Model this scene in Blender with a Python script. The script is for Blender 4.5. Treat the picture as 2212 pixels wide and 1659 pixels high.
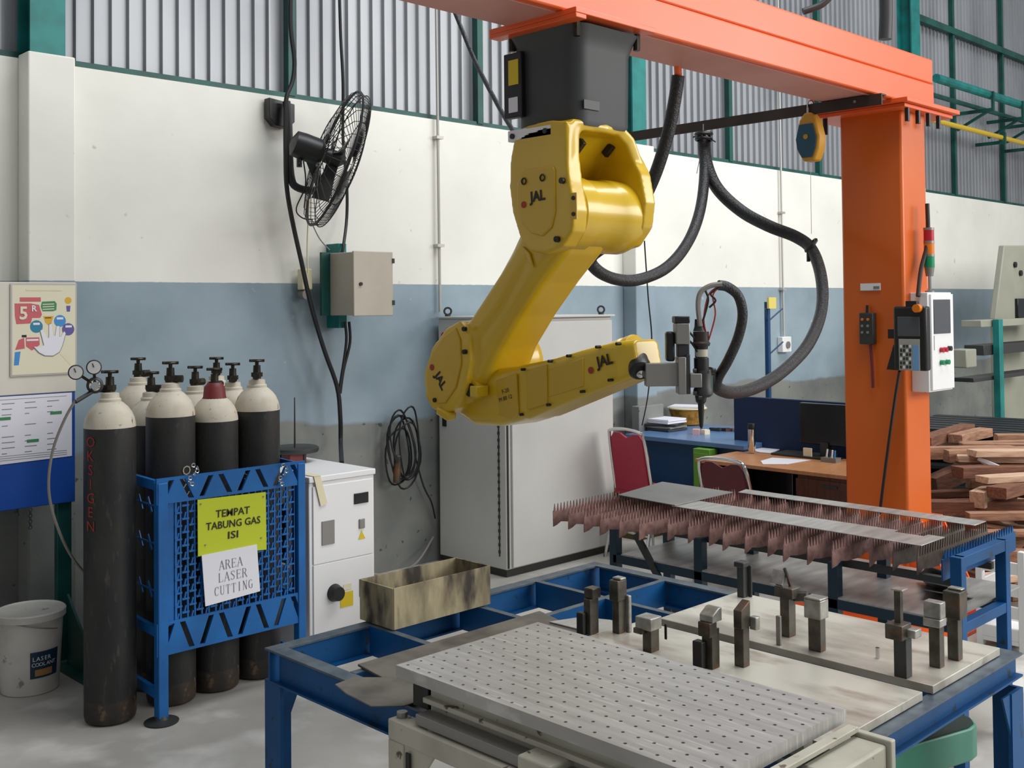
import bpy, bmesh, math, random
from mathutils import Vector, Matrix
R2 = math.radians
random.seed(7)
S = bpy.context.scene
for o in list(bpy.data.objects): bpy.data.objects.remove(o)
C = S.collection

# ------------------------------------------------------------ camera
FPX, YAW, PIT, ROL, HOR = 2350.0, R2(45.5), R2(1.3), R2(-0.57), 660.0
EYE = Vector((0, 0, 1.75))
_f = Vector((math.cos(YAW)*math.cos(PIT), math.sin(YAW)*math.cos(PIT), math.sin(PIT)))
_r = Vector((math.sin(YAW), -math.cos(YAW), 0))
_u = _r.cross(_f)
_r2 = _r*math.cos(ROL) + _u*math.sin(ROL)
_u2 = _r2.cross(_f)
PYC = HOR - FPX*math.tan(PIT)
cam = bpy.data.cameras.new('camera'); camo = bpy.data.objects.new('camera', cam); C.objects.link(camo)
m = Matrix.Identity(4)
for i in range(3):
    m[i][0] = _r2[i]; m[i][1] = _u2[i]; m[i][2] = -_f[i]; m[i][3] = EYE[i]
camo.matrix_world = m
cam.sensor_width = 36; cam.sensor_fit = 'HORIZONTAL'
cam.lens = FPX/2212*36
cam.shift_y = (PYC-829.5)/2212
cam.clip_start = .05
S.camera = camo

def at(px, py, d=None, x=None, y=None, z=None):
    v = _f + _r2*((px-1106)/FPX) - _u2*((py-PYC)/FPX)
    if x is not None: t = (x-EYE.x)/v.x
    elif y is not None: t = (y-EYE.y)/v.y
    elif z is not None: t = (z-EYE.z)/v.z
    else: t = d
    return EYE + v*t

# ------------------------------------------------------------ light
w = bpy.data.worlds.new('world'); S.world = w; w.use_nodes = True
w.node_tree.nodes['Background'].inputs[0].default_value = (.95, .97, 1, 1)
w.node_tree.nodes['Background'].inputs[1].default_value = .28
def area(name, loc, target, sx, sy, power, col=(1, 1, 1)):
    l = bpy.data.lights.new(name, 'AREA'); l.shape = 'RECTANGLE'; l.size = sx; l.size_y = sy
    l.energy = power; l.color = col
    o = bpy.data.objects.new(name, l); C.objects.link(o); o.location = loc
    o.rotation_euler = (Vector(target)-Vector(loc)).to_track_quat('-Z', 'Y').to_euler()
    return o
area('daylight_from_open_side', (10.5, -6, 5.0), (5.5, 4, 1.0), 11, 4, 1060, (1, .985, .96))
area('roof_skylight', (6, 1.5, 8.5), (5.5, 3, 0), 9, 2.5, 560, (.95, .98, 1))
S.view_settings.view_transform = 'Standard'; S.view_settings.look = 'None'
S.view_settings.exposure = 0.0; S.view_settings.gamma = 1; S.view_settings.use_curve_mapping = False

# ------------------------------------------------------------ materials
def lin(h):
    if isinstance(h, tuple): return tuple(h)+(1,)
    h = h.lstrip('#'); c = [int(h[i:i+2], 16)/255 for i in (0, 2, 4)]
    return tuple((x/12.92 if x <= .04045 else ((x+.055)/1.055)**2.4) for x in c)+(1,)
def mat(name, c, rough=.5, metal=0, c2=None, scale=6, lo=.4, hi=.7, stretch=(1, 1, 1), bump=0, bscale=None,
        coat=0, c3=None, s3=20, lo3=.6, hi3=.66, emit=0, world=False, spec=.5):
    M = bpy.data.materials.new(name); M.use_nodes = True
    nt = M.node_tree; b = nt.nodes['Principled BSDF']
    b.inputs['Base Color'].default_value = lin(c); b.inputs['Roughness'].default_value = rough
    b.inputs['Metallic'].default_value = metal; b.inputs['Coat Weight'].default_value = coat
    b.inputs['Coat Roughness'].default_value = .15; b.inputs['Specular IOR Level'].default_value = spec
    if emit:
        b.inputs['Emission Color'].default_value = lin(c); b.inputs['Emission Strength'].default_value = emit
    if c2 or bump or c3:
        if world:
            tc = nt.nodes.new('ShaderNodeNewGeometry'); out = tc.outputs['Position']
        else:
            tc = nt.nodes.new('ShaderNodeTexCoord'); out = tc.outputs['Object']
        mp = nt.nodes.new('ShaderNodeMapping'); mp.inputs['Scale'].default_value = stretch
        nt.links.new(out, mp.inputs[0])
    col = None
    def layer(base, cc, sc, l, h, det):
        n = nt.nodes.new('ShaderNodeTexNoise'); n.inputs['Scale'].default_value = sc; n.inputs['Detail'].default_value = det
        nt.links.new(mp.outputs[0], n.inputs[0])
        rp = nt.nodes.new('ShaderNodeMapRange'); rp.inputs[1].default_value = l; rp.inputs[2].default_value = h
        nt.links.new(n.outputs[0], rp.inputs[0])
        mx = nt.nodes.new('ShaderNodeMix'); mx.data_type = 'RGBA'
        nt.links.new(rp.outputs[0], mx.inputs[0])
        if isinstance(base, tuple): mx.inputs[6].default_value = base
        else: nt.links.new(base, mx.inputs[6])
        mx.inputs[7].default_value = lin(cc)
        return mx.outputs[2], n
    if c2: col, n = layer(lin(c), c2, scale, lo, hi, 5)
    if c3: col, n = layer(col if col else lin(c), c3, s3, lo3, hi3, 4)
    if col: nt.links.new(col, b.inputs['Base Color'])
    if bump:
        n = nt.nodes.new('ShaderNodeTexNoise'); n.inputs['Scale'].default_value = bscale or scale*3
        n.inputs['Detail'].default_value = 4
        nt.links.new(mp.outputs[0], n.inputs[0])
        bp = nt.nodes.new('ShaderNodeBump'); bp.inputs['Strength'].default_value = bump; bp.inputs['Distance'].default_value = .01
        nt.links.new(n.outputs[0], bp.inputs['Height']); nt.links.new(bp.outputs[0], b.inputs['Normal'])
    return M

def wall_mat():
    M = bpy.data.materials.new('painted_wall'); M.use_nodes = True
    nt = M.node_tree; b = nt.nodes['Principled BSDF']; b.inputs['Roughness'].default_value = .7
    N = nt.nodes.new; L = nt.links.new
    g = N('ShaderNodeNewGeometry'); sx = N('ShaderNodeSeparateXYZ'); L(g.outputs['Position'], sx.inputs[0])
    def noise(sc, det=4):
        n = N('ShaderNodeTexNoise'); n.inputs['Scale'].default_value = sc; n.inputs['Detail'].default_value = det
        L(g.outputs['Position'], n.inputs[0]); return n.outputs[0]
    def mr(i, a, c_, lo=0, hi=1):
        r = N('ShaderNodeMapRange'); r.inputs[1].default_value = a; r.inputs[2].default_value = c_
        r.inputs[3].default_value = lo; r.inputs[4].default_value = hi; L(i, r.inputs[0]); return r.outputs[0]
    def mix(f, a, c_):
        x = N('ShaderNodeMix'); x.data_type = 'RGBA'; L(f, x.inputs[0])
        for k, v in ((6, a), (7, c_)):
            if isinstance(v, str): x.inputs[k].default_value = lin(v)
            else: L(v, x.inputs[k])
        return x.outputs[2]
    def add(a, b_, s):
        ml = N('ShaderNodeMath'); ml.operation = 'MULTIPLY_ADD'; L(b_, ml.inputs[0]); ml.inputs[1].default_value = s; L(a, ml.inputs[2]); return ml.outputs[0]
    cream = mix(mr(noise(1.6), .35, .75), '#EAEAE2', '#DFDED6')
    cream = mix(mr(noise(11, 2), .73, .79), cream, '#C3C0B4')
    blue = mix(mr(noise(2.2), .35, .7), '#92A3AD', '#7F919B')
    blue = mix(mr(noise(14, 3), .70, .78), blue, '#A3B0B6')
    bare = mix(mr(noise(3), .35, .7), '#83857F', '#6A6E6E')
    bare = mix(mr(noise(16, 3), .66, .70), bare, '#4A4D4C')
    zz = add(sx.outputs[2], noise(1.2), .25)
    c1 = mix(mr(zz, 1.11, 1.135), bare, blue)
    z2 = add(sx.outputs[2], noise(30), .006)
    c2 = mix(mr(z2, 1.902, 1.906), c1, cream)
    L(c2, b.inputs['Base Color'])
    bp = N('ShaderNodeBump'); bp.inputs['Strength'].default_value = .25; bp.inputs['Distance'].default_value = .01
    L(noise(7), bp.inputs['Height']); L(bp.outputs[0], b.inputs['Normal'])
    return M
def floor_mat():
    M = mat('concrete_floor', '#C6C3BC', .42, 0, '#A5A29B', 1.1, .38, .66, (1, 1, 1), .12, 9, c3='#DAD8D3', s3=3.2, lo3=.52, hi3=.72, world=True)
    return M

M = {}
M['wall'] = wall_mat(); M['floor'] = floor_mat()
M['sheet'] = mat('corrugated_zinc', '#A3A6AA', .45, .35, '#8B8E93', 1.2, .4, .7, (1.5, 1.5, .5), world=True)
M['teal'] = mat('teal_paint', '#0F7C78', .5, 0, '#0B5F5C', 5)
M['dkgreen'] = mat('dark_green_paint', '#0C5149', .5, 0, '#083B36', 5)
M['orange'] = mat('orange_paint', '#E8632C', .4, 0, '#E25A20', 1.5, .4, .8, coat=.1)
M['orange2'] = mat('deep_orange_paint', '#D6620F', .38, 0, '#CC580C', 1.2, .4, .8, coat=.1)
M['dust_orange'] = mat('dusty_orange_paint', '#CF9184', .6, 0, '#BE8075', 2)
M['yellow'] = mat('robot_yellow_paint', '#D3AE1A', .33, 0, '#CBA414', 2, .4, .8, coat=.5)
M['yellow2'] = mat('cover_plate_yellow', '#C9A324', .4, coat=.3)
M['grey_cast'] = mat('dark_grey_casting', '#3A3C3D', .5, 0, '#343637', 3)
M['black'] = mat('black_plastic', '#141516', .45)
M['blackpaint'] = mat('fan_black_paint', '#1A1B1C', .4)
M['rubber'] = mat('black_rubber_hose', '#1B1C1E', .42, 0, '#26272A', 60, .4, .6, bump=.5, bscale=120)
M['blue'] = mat('blue_frame_paint', '#045089', .5, 0, '#044272', 4, .4, .7, spec=.3, c3='#233442', s3=22, lo3=.64, hi3=.70)
M['blue_edge'] = mat('worn_blue_edge', '#5B6670', .45, .3, '#3D4A56', 18)
M['rackblue'] = mat('bright_blue_paint', '#0E66AE', .42, 0, '#0B5595', 5, .4, .7)
M['steel'] = mat('mill_steel', '#8F8C88', .38, .55, '#74726F', 4, .35, .7, bump=.05)
M['scrap'] = mat('dull_scrap_steel', '#757068', .5, .4, '#57534D', 9, .4, .65, (1, 1, 1), .1, 20)
M['plate'] = mat('worn_steel_plate', '#CDC9BC', .38, .25, '#9A9388', 4.5, .42, .66, (1.5, .6, 1), c3='#7C6350', s3=6, lo3=.56, hi3=.74, bump=.05)
M['perf'] = mat('perforated_steel_plate', '#B7B5B2', .4, .45, '#9C9A98', 5, .35, .75, (9, .6, 1), c3='#C9C8C4', s3=14, lo3=.58, hi3=.7)
M['hole'] = mat('dark_hole', '#1A1918', .8)
M['cream'] = mat('worn_cream_paint', '#BCB9A9', .5, 0, '#A29F90', 6, .4, .7, c3='#5A4A3C', s3=26, lo3=.66, hi3=.70)
M['clampsteel'] = mat('oiled_clamp_steel', '#5A564E', .42, .5, '#3A3630', 16, .4, .65, c3='#74543A', s3=12, lo3=.52, hi3=.68)
M['clampbright'] = mat('bright_cut_steel', '#A9A8A2', .35, .6, '#7C7B76', 20)
M['rust'] = mat('rust_red_slat', '#93706A', .6, .15, '#735550', 30, .4, .65)
M['darkslat'] = mat('grey_slat', '#66584F', .5, .3, '#4A423E', 25)
M['skel'] = mat('cut_sheet_metal', '#B4B2AE', .38, .5, '#9B9997', 6, .4, .7, (1, 5, 1))
M['cab'] = mat('light_grey_powder_coat', '#C6C6C2', .45, 0, '#BDBDB9', 2)
M['white'] = mat('white_powder_coat', '#E9E9E9', .4)
M['cable'] = mat('black_cable', '#17181A', .5)
M['greycable'] = mat('grey_cable', '#8A8580', .6)
M['beigebox'] = mat('beige_grey_enamel', '#B4AD9E', .5, 0, '#A8A193', 3)
M['cylblack'] = mat('scuffed_black_cylinder', '#1E1F20', .55, 0, '#34332F', 9, .42, .75, (1, 1, .3), .1, 30, c3='#45423C', s3=40, lo3=.60, hi3=.75)
M['cylwhite'] = mat('dirty_white_cylinder', '#C9C2B2', .55, 0, '#A79C86', 7, .45, .75, c3='#6B5A42', s3=22, lo3=.64, hi3=.70)
M['cylrust'] = mat('rusty_cylinder_foot', '#2B2926', .65, 0, '#4A3B2E', 9, .4, .7, c3='#6A5844', s3=22, lo3=.6, hi3=.7)
M['darkred'] = mat('dark_red_paint', '#6E1F22', .5)
M['brass'] = mat('grimy_valve_brass', '#3E3A32', .42, .7, '#26241F', 20)
M['chrome'] = mat('chrome', '#D5D5D3', .15, 1)
M['gauge'] = mat('gauge_dial', '#C8C8C6', .3)
M['redtext'] = mat('red_paint_text', '#A03022', .6)
M['palepaint'] = mat('pale_paint_text', '#A9A591', .6)
M['signyellow'] = mat('lime_yellow_sign', '#BFCB22', .5)
M['paper'] = mat('white_paper', '#E4E4EC', .6)
M['ink'] = mat('black_ink', '#1A1A18', .6)
M['inkgrey'] = mat('grey_ink', '#7A7C82', .6)
M['postercream'] = mat('poster_cream', '#E0DBC0', .5)
M['pink'] = mat('poster_pink', '#C75F66', .5)
M['pgreen'] = mat('poster_green', '#3E8557', .5)
M['pteal'] = mat('poster_teal', '#1E7E9F', .5)
M['pblue'] = mat('poster_blue', '#3C8BCB', .5)
M['ppurple'] = mat('poster_purple', '#5C5597', .5)
M['pyellow'] = mat('poster_yellow', '#D9A92E', .5)
M['boardcream'] = mat('cream_board', '#D8D3C6', .5, 0, '#CCC6B8', 3)
M['boardblue'] = mat('blue_board', '#1A4EA8', .45, 0, '#174594', 2)
M['bucket'] = mat('dirty_white_plastic', '#CFCCC4', .42, 0, '#B7B3AA', 5, .4, .7, c3='#8A867C', s3=16, lo3=.66, hi3=.72)
M['label_navy'] = mat('navy_label', '#12324A', .4)
M['tan'] = mat('tan_print', '#A87A4A', .5)
M['trough'] = mat('grimy_trough_paint', '#A89C7C', .6, 0, '#7D7258', 14, .4, .6, (1, 1, .35), .3, 30, c3='#332D26', s3=11, lo3=.54, hi3=.66)
M['redseat'] = mat('crimson_vinyl', '#A91C3C', .38)
M['maroon'] = mat('maroon_vinyl', '#5E1020', .4)
M['desknavy'] = mat('navy_laminate', '#0B3C68', .35)
M['desktop'] = mat('pale_blue_laminate', '#587BA8', .25)
M['lime'] = mat('lime_green_panel', '#6BA33A', .45)
M['wood'] = mat('light_wood_laminate', '#C48B5F', .35, 0, '#B37A50', 6, .4, .7, (1, 8, 1))
M['darkwood'] = mat('dark_wood_drawer', '#5A3423', .45, 0, '#472818', 8, .4, .7, (1, 6, 1))
M['partition'] = mat('dark_navy_fabric', '#10274A', .8)
M['legnavy'] = mat('dark_navy_leg', '#0B2C3D', .5)
M['screen'] = mat('dark_screen', '#0E1014', .2)
M['lcd'] = mat('grey_lcd_screen', '#4C4F54', .35)
M['coil'] = mat('ochre_woven_spool', '#B9862B', .6, 0, '#8A611D', 22, .4, .6)
M['pallet'] = mat('black_plastic_pallet', '#22252A', .5)
M['timber'] = mat('weathered_timber', '#AE8468', .8, 0, '#7E5844', 8, .35, .7, (1, 8, 8), .3, 30, c3='#C29C80', s3=4, lo3=.55, hi3=.7)
M['timber_dark'] = mat('dark_timber', '#80543E', .8, 0, '#5C3A2A', 8, .35, .7, (1, 8, 8), .3, 30)
M['timber_pale'] = mat('pale_timber', '#D3B49A', .75, 0, '#B08D70', 8, .35, .7, (1, 8, 8), .2, 30)
M['machine'] = mat('press_beige_grey', '#9A9B8C', .5, 0, '#8C8D7F', 2)
M['mdark'] = mat('dark_machine_steel', '#3B3C3C', .5, .3)
M['red'] = mat('red_lens', '#B5172E', .25)
M['amber'] = mat('amber_lens', '#E07A12', .25)
M['greenlens'] = mat('green_lens', '#0E8A5A', .25)
M['yellowpipe'] = mat('yellow_pipe_paint', '#C8A92A', .45)
M['greenbin'] = mat('green_machine_paint', '#3F8A72', .45, 0, '#377B66', 4)
M['balyellow'] = mat('balancer_yellow', '#C9922B', .42)
M['balblue'] = mat('balancer_dial_blue', '#1D4E66', .4)
M['bar'] = mat('brown_black_steel_bar', '#3B2E28', .55, .2, '#2A2422', 5)
M['labelyellow'] = mat('yellow_warning_label', '#D9BE1E', .5)
M['conduit'] = mat('galvanised_conduit', '#B4B2AC', .45, .3)
M['skin'] = mat('tape_cream', '#E2D9B8', .6)
M['greyp'] = mat('grey_aluminium', '#8E8C88', .42, .5)
M['keyblue'] = mat('blue_keypad', '#6FA0D0', .4)
M['keygrey'] = mat('grey_keypad', '#A4A59C', .45)

# ------------------------------------------------------------ object helpers
WM = {}
def thing(name, label, cat, loc=(0, 0, 0), rz=0, group=None):
    o = bpy.data.objects.new(name, None); C.objects.link(o); o.empty_display_size = .1
    o.location = loc; o.rotation_euler = (0, 0, rz); o['label'] = label; o['category'] = cat
    if group: o['group'] = group
    WM[o.name] = Matrix.Translation(loc) @ Matrix.Rotation(rz, 4, 'Z')
    return o
def tag(o, label, cat, group=None):
    o['label'] = label; o['category'] = cat
    if group: o['group'] = group
    return o
def struct(o): o['kind'] = 'structure'; return o
def dup(root, loc, label=None, rz=None, group=None):
    r = root.copy(); C.objects.link(r); r.location = loc
    if rz is not None: r.rotation_euler = (0, 0, rz)
    if label: r['label'] = label
    if group: r['group'] = group
    for ch in list(root.children):
        c = ch.copy(); C.objects.link(c); c.parent = r
        for g in ch.children:
            d = g.copy(); C.objects.link(d); d.parent = c
    return r

def catmull(pts, n=6):
    P = [Vector(p) for p in pts]
    out = []
    for i in range(len(P)-1):
        p0 = P[max(i-1, 0)]; p1 = P[i]; p2 = P[i+1]; p3 = P[min(i+2, len(P)-1)]
        for k in range(n):
            t = k/n
            out.append(.5*((2*p1)+(-p0+p2)*t+(2*p0-5*p1+4*p2-p3)*t*t+(-p0+3*p1-3*p2+p3)*t**3))
    out.append(P[-1]); return out
class MB:
    def __init__(s): s.v = []; s.f = []
    def add(s, vs, fs):
        b = len(s.v); s.v += [Vector(v) for v in vs]; s.f += [tuple(i+b for i in f) for f in fs]; return s
    def box(s, x0, y0, z0, x1, y1, z1):
        x0, x1 = sorted((x0, x1)); y0, y1 = sorted((y0, y1)); z0, z1 = sorted((z0, z1))
        return s.add([(x0, y0, z0), (x1, y0, z0), (x1, y1, z0), (x0, y1, z0), (x0, y0, z1), (x1, y0, z1), (x1, y1, z1), (x0, y1, z1)],
                     [(0, 3, 2, 1), (4, 5, 6, 7), (0, 1, 5, 4), (1, 2, 6, 5), (2, 3, 7, 6), (3, 0, 4, 7)])
    def obox(s, c, size, rot):
        q = MB(); a, b, d = [v/2 for v in size]; q.box(-a, -b, -d, a, b, d)
        return s.add([Vector(c)+rot @ v for v in q.v], q.f)
    def bar(s, p0, p1, w_, h, up=(0, 0, 1)):
        p0 = Vector(p0); p1 = Vector(p1); d = (p1-p0); L = d.length; d.normalize()
        sd = d.cross(Vector(up)); sd = sd.normalized() if sd.length > 1e-4 else Vector((1, 0, 0)); u = sd.cross(d)
        vs = []
        for p in (p0, p1):
            for a, b in ((-1, -1), (1, -1), (1, 1), (-1, 1)): vs.append(p+sd*a*w_/2+u*b*h/2)
        return s.add(vs, [(0, 1, 2, 3), (7, 6, 5, 4), (0, 4, 5, 1), (1, 5, 6, 2), (2, 6, 7, 3), (3, 7, 4, 0)])
    def prism(s, pts, vec):
        n = len(pts); vec = Vector(vec); P = [Vector(p) for p in pts]
        return s.add(P+[p+vec for p in P], [tuple(range(n-1, -1, -1)), tuple(range(n, 2*n))]+[(i, (i+1) % n, n+(i+1) % n, n+i) for i in range(n)])
    def loft(s, rings, cap=True, closed=True):
        n = len(rings[0]); b = []
        fs = []
        for k in range(len(rings)-1):
            for i in range(n if closed else n-1):
                j = (i+1) % n; fs.append((k*n+i, k*n+j, (k+1)*n+j, (k+1)*n+i))
        if cap: fs.append(tuple(range(n-1, -1, -1))); fs.append(tuple((len(rings)-1)*n+i for i in range(n)))
        return s.add([p for r in rings for p in r], fs)
    def cyl(s, p0, p1, r0, r1=None, n=20):
        r1 = r0 if r1 is None else r1
        p0 = Vector(p0); p1 = Vector(p1); d = (p1-p0).normalized()
        a = d.orthogonal().normalized(); b = d.cross(a)
        rs = [[p+(a*math.cos(2*math.pi*i/n)+b*math.sin(2*math.pi*i/n))*r for i in range(n)] for p, r in ((p0, r0), (p1, r1))]
        return s.loft(rs)
    def lathe(s, prof, o, d=(0, 0, 1), n=24, cap=True):
        o = Vector(o); d = Vector(d).normalized(); a = d.orthogonal().normalized(); b = d.cross(a)
        return s.loft([[o+d*h+(a*math.cos(2*math.pi*i/n)+b*math.sin(2*math.pi*i/n))*max(r, 1e-4) for i in range(n)] for r, h in prof], cap)
    def tube(s, pts, r, n=8, smooth=0, closed=False):
        P = catmull(pts, smooth) if smooth else [Vector(p) for p in pts]
        k = len(P); rs = []
        t0 = (P[1]-P[0]).normalized(); a = t0.orthogonal().normalized()
        for i, p in enumerate(P):
            t = (P[min(i+1, k-1)]-P[max(i-1, 0)]).normalized() if not closed else (P[(i+1) % k]-P[i-1]).normalized()
            a = (a-t*a.dot(t)); a = a.normalized() if a.length > 1e-6 else t.orthogonal().normalized()
            b = t.cross(a); rr = r(i/(k-1)) if callable(r) else r
            rs.append([p+(a*math.cos(2*math.pi*j/n)+b*math.sin(2*math.pi*j/n))*rr for j in range(n)])
        if closed: rs.append(rs[0]); return s.loft(rs, False)
        return s.loft(rs)
    def torus(s, c, axis, R_, r, N=36, n=6):
        axis = Vector(axis).normalized(); a = axis.orthogonal().normalized(); b = axis.cross(a); c = Vector(c)
        rs = []
        for i in range(N):
            t = 2*math.pi*i/N; d = a*math.cos(t)+b*math.sin(t)
            rs.append([c+d*R_+(d*math.cos(2*math.pi*j/n)+axis*math.sin(2*math.pi*j/n))*r for j in range(n)])
        rs.append(rs[0]); return s.loft(rs, False)
    def build(s, name, mt, parent=None, bevel=0, seg=2, smooth=True, local=False, label=None, ang=35):
        me = bpy.data.meshes.new(name)
        vs = s.v
        if parent is not None and not local:
            q = parent; 
            while q.parent is not None: q = q.parent
            if q.name in WM:
                inv = WM[q.name].inverted(); vs = [inv @ v for v in vs]
        me.from_pydata([tuple(v) for v in vs], [], s.f)
        bm = bmesh.new(); bm.from_mesh(me)
        bmesh.ops.recalc_face_normals(bm, faces=bm.faces); bm.to_mesh(me); bm.free()
        if smooth:
            me.polygons.foreach_set('use_smooth', [True]*len(me.polygons)); me.set_sharp_from_angle(angle=R2(ang))
        me.materials.append(M[mt] if isinstance(mt, str) else mt)
        o = bpy.data.objects.new(name, me); C.objects.link(o)
        if parent is not None: o.parent = parent
        if bevel:
            b = o.modifiers.new('bevel', 'BEVEL'); b.width = bevel; b.segments = seg; b.limit_method = 'ANGLE'; b.angle_limit = R2(40)
        if label: o['label'] = label
        return o
def fuse(o, vox, it=6, fac=.6):
    r = o.modifiers.new('remesh', 'REMESH'); r.mode = 'VOXEL'; r.voxel_size = vox; r.use_smooth_shade = True
    sm = o.modifiers.new('smooth', 'SMOOTH'); sm.iterations = it; sm.factor = fac
    return o
def rr(c, u, v, hu, hv, r, n=4):
    c = Vector(c); u = Vector(u); v = Vector(v); out = []
    for (sx, sy, a0) in ((1, 1, 0), (-1, 1, 90), (-1, -1, 180), (1, -1, 270)):
        for k in range(n+1):
            a = R2(a0+90*k/n)
            out.append(c+u*(sx*(hu-r)+math.cos(a)*r)+v*(sy*(hv-r)+math.sin(a)*r))
    return out
def text(s, size, o, u, v, mt, name, parent, bold=0, width=None, local=False, th=.0012):
    cu = bpy.data.curves.new('t', 'FONT'); cu.body = s; cu.size = size; cu.offset = bold; cu.align_x = 'CENTER'; cu.align_y = 'CENTER'
    cu.resolution_u = 2
    ob = bpy.data.objects.new('t', cu); C.objects.link(ob)
    me = ob.to_mesh(); vs = [x.co.copy() for x in me.vertices]; fs = [tuple(p.vertices) for p in me.polygons]
    ob.to_mesh_clear(); bpy.data.objects.remove(ob)
    u = Vector(u).normalized(); v = Vector(v).normalized(); nn = u.cross(v)
    if not vs: return None
    if width:
        w0 = max(a.x for a in vs)-min(a.x for a in vs); k = width/w0
    else: k = 1
    mb = MB(); o = Vector(o); cx = (max(a.x for a in vs)+min(a.x for a in vs))/2
    mb.add([o+u*((a.x-cx)*k)+v*a.y+nn*th for a in vs], fs)
    mb.v = mb.v
    return mb.build(name, mt, parent, smooth=False, local=local)
def poly(pts, o, u, v, off, mt, name, parent, th=.001, local=False):
    o = Vector(o); u = Vector(u).normalized(); v = Vector(v).normalized(); n = u.cross(v)
    mb = MB(); mb.prism([o+u*a+v*b+n*off for a, b in pts], n*th)
    return mb.build(name, mt, parent, smooth=False, local=local)
def circ(cx, cy, r, n=20, ry=None): return [(cx+r*math.cos(2*math.pi*i/n), cy+(ry or r)*math.sin(2*math.pi*i/n)) for i in range(n)]
def rect(x0, y0, x1, y1): return [(x0, y0), (x1, y0), (x1, y1), (x0, y1)]
X, Y, Z = Vector((1, 0, 0)), Vector((0, 1, 0)), Vector((0, 0, 1))

# ============================================================ SETTING
WY = 5.75; WT = 3.05
struct(MB().box(-3, -4, -.1, 22, 6.2, 0).build('floor', 'floor', smooth=False))
wb = MB()
wb.box(-1, WY, 0, 22, WY+.2, WT)
struct(wb.build('wall_back', 'wall', smooth=False))
mb = MB(); nrib = 230
prof = []
for i in range(nrib):
    x = -.955+i*.1
    prof += [(x, WY+.09), (x+.078, WY+.09), (x+.083, WY+.065), (x+.095, WY+.065)]
mb.loft([[Vector((a, b, WT-.02)) for a, b in prof], [Vector((a, b, 8.6)) for a, b in prof]], False, False)
struct(mb.build('wall_upper', 'sheet', smooth=False))
for k, (x0, x1) in enumerate(((2.10, 2.34), (6.93, 7.19), (12.0, 12.26))):
    p = MB(); p.box(x0, 5.61, 0, x1, WY, WT+.015)
    if k == 1: p.box(x0-.08, 5.53, 0, x1-.02, 5.61, .93)
    struct(p.build('trim_%d' % (k+1), 'wall', bevel=.008))
n = 3
for x0, x1 in ((2.12, 2.30), (6.95, 7.13), (12.03, 12.25)):
    n += 1; p = MB()
    p.box(x0, 5.64, WT+.015, x1, 5.655, 8.5); p.box(x0, 5.8, WT+.015, x1, 5.815, 8.5); p.box((x0+x1)/2-.006, 5.655, WT+.015, (x0+x1)/2+.006, 5.8, 8.5)
    struct(p.build('trim_%d' % n, 'teal', smooth=False))
for x in (3.76, 5.36, 8.54, 10.16, 13.45, 15.0, 16.6):
    n += 1; p = MB(); p.box(x-.027, 5.76, WT+.02, x+.027, 5.81, 8.5); struct(p.build('trim_%d' % n, 'dkgreen', smooth=False))
n += 1; struct(MB().box(-1, 5.77, WT, 22, 5.81, WT+.035).build('trim_%d' % n, 'dkgreen', smooth=False))
n += 1; struct(MB().box(12.25, 5.74, 5.08, 22, 5.81, 5.16).build('trim_%d' % n, 'dkgreen', smooth=False))

# service pipes on right of wall
t = thing('pipe_rack', 'green pipe run on angle brackets along the metal wall, right of the orange column', 'pipe', (13.2, 5.5, 4.2))
MB().tube([(12.0, 5.35, 4.27), (21, 5.35, 4.27)], .05, 10).build('pipe', 'teal', t)
MB().tube([(12.0, 5.52, 4.14), (21, 5.52, 4.14)], .03, 8).build('pipe', 'dkgreen', t)
for x in (13.45, 14.4, 15.0, 16.6):
    q = MB(); q.box(x-.02, 5.28, 4.06, x+.02, 5.75, 4.10); q.bar((x, 5.33, 4.08), (x, 5.74, 3.88), .03, .03); q.box(x-.02, 5.28, 4.1, x+.02, 5.31, 4.3)
    q.build('bracket', 'dkgreen', t)
t = thing('gas_pipe', 'thin yellow pipe on short green arms below the green pipe run', 'pipe', (13.2, 5.4, 3.7))
MB().tube([(11.6, 5.45, 3.82), (21, 5.45, 3.82)], .03, 10).build('pipe', 'yellowpipe', t)
for x in (14.1, 15.0, 16.6):
    q = MB(); q.box(x-.02, 5.40, 3.74, x+.02, 5.78, 3.78); q.box(x-.02, 5.40, 3.78, x+.02, 5.42, 3.88); q.build('bracket', 'dkgreen', t)

# conduits
def conduit(x, z0, z1, label, tilt=0):
    t = thing('conduit', label, 'pipe', (x, 5.7, z0))
    MB().tube([(x, 5.72, z0), (x-tilt, 5.72, z1)], .010, 8).build('pipe', 'conduit', t)
    for z in (z0+.45, z0+1.2): MB().box(x-.03, 5.70, z, x+.03, 5.75, z+.02).build('clip', 'conduit', t)
    return t
conduit(4.92, 1.71, 5.5, 'thin vertical conduit down the wall to the grey cabinet', .02)
conduit(9.33, 1.42, 6.0, 'thin pale conduit down the wall to a white socket', .02)
t = thing('wall_socket', 'small white socket box at the foot of the pale conduit', 'socket', (9.33, 5.7, 1.33))
MB().box(9.26, 5.69, 1.27, 9.42, 5.75, 1.42).build('box', 'white', t, .006)
MB().cyl((9.35, 5.69, 1.34), (9.35, 5.68, 1.34), .035).build('outlet', 'greyp', t)

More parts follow.
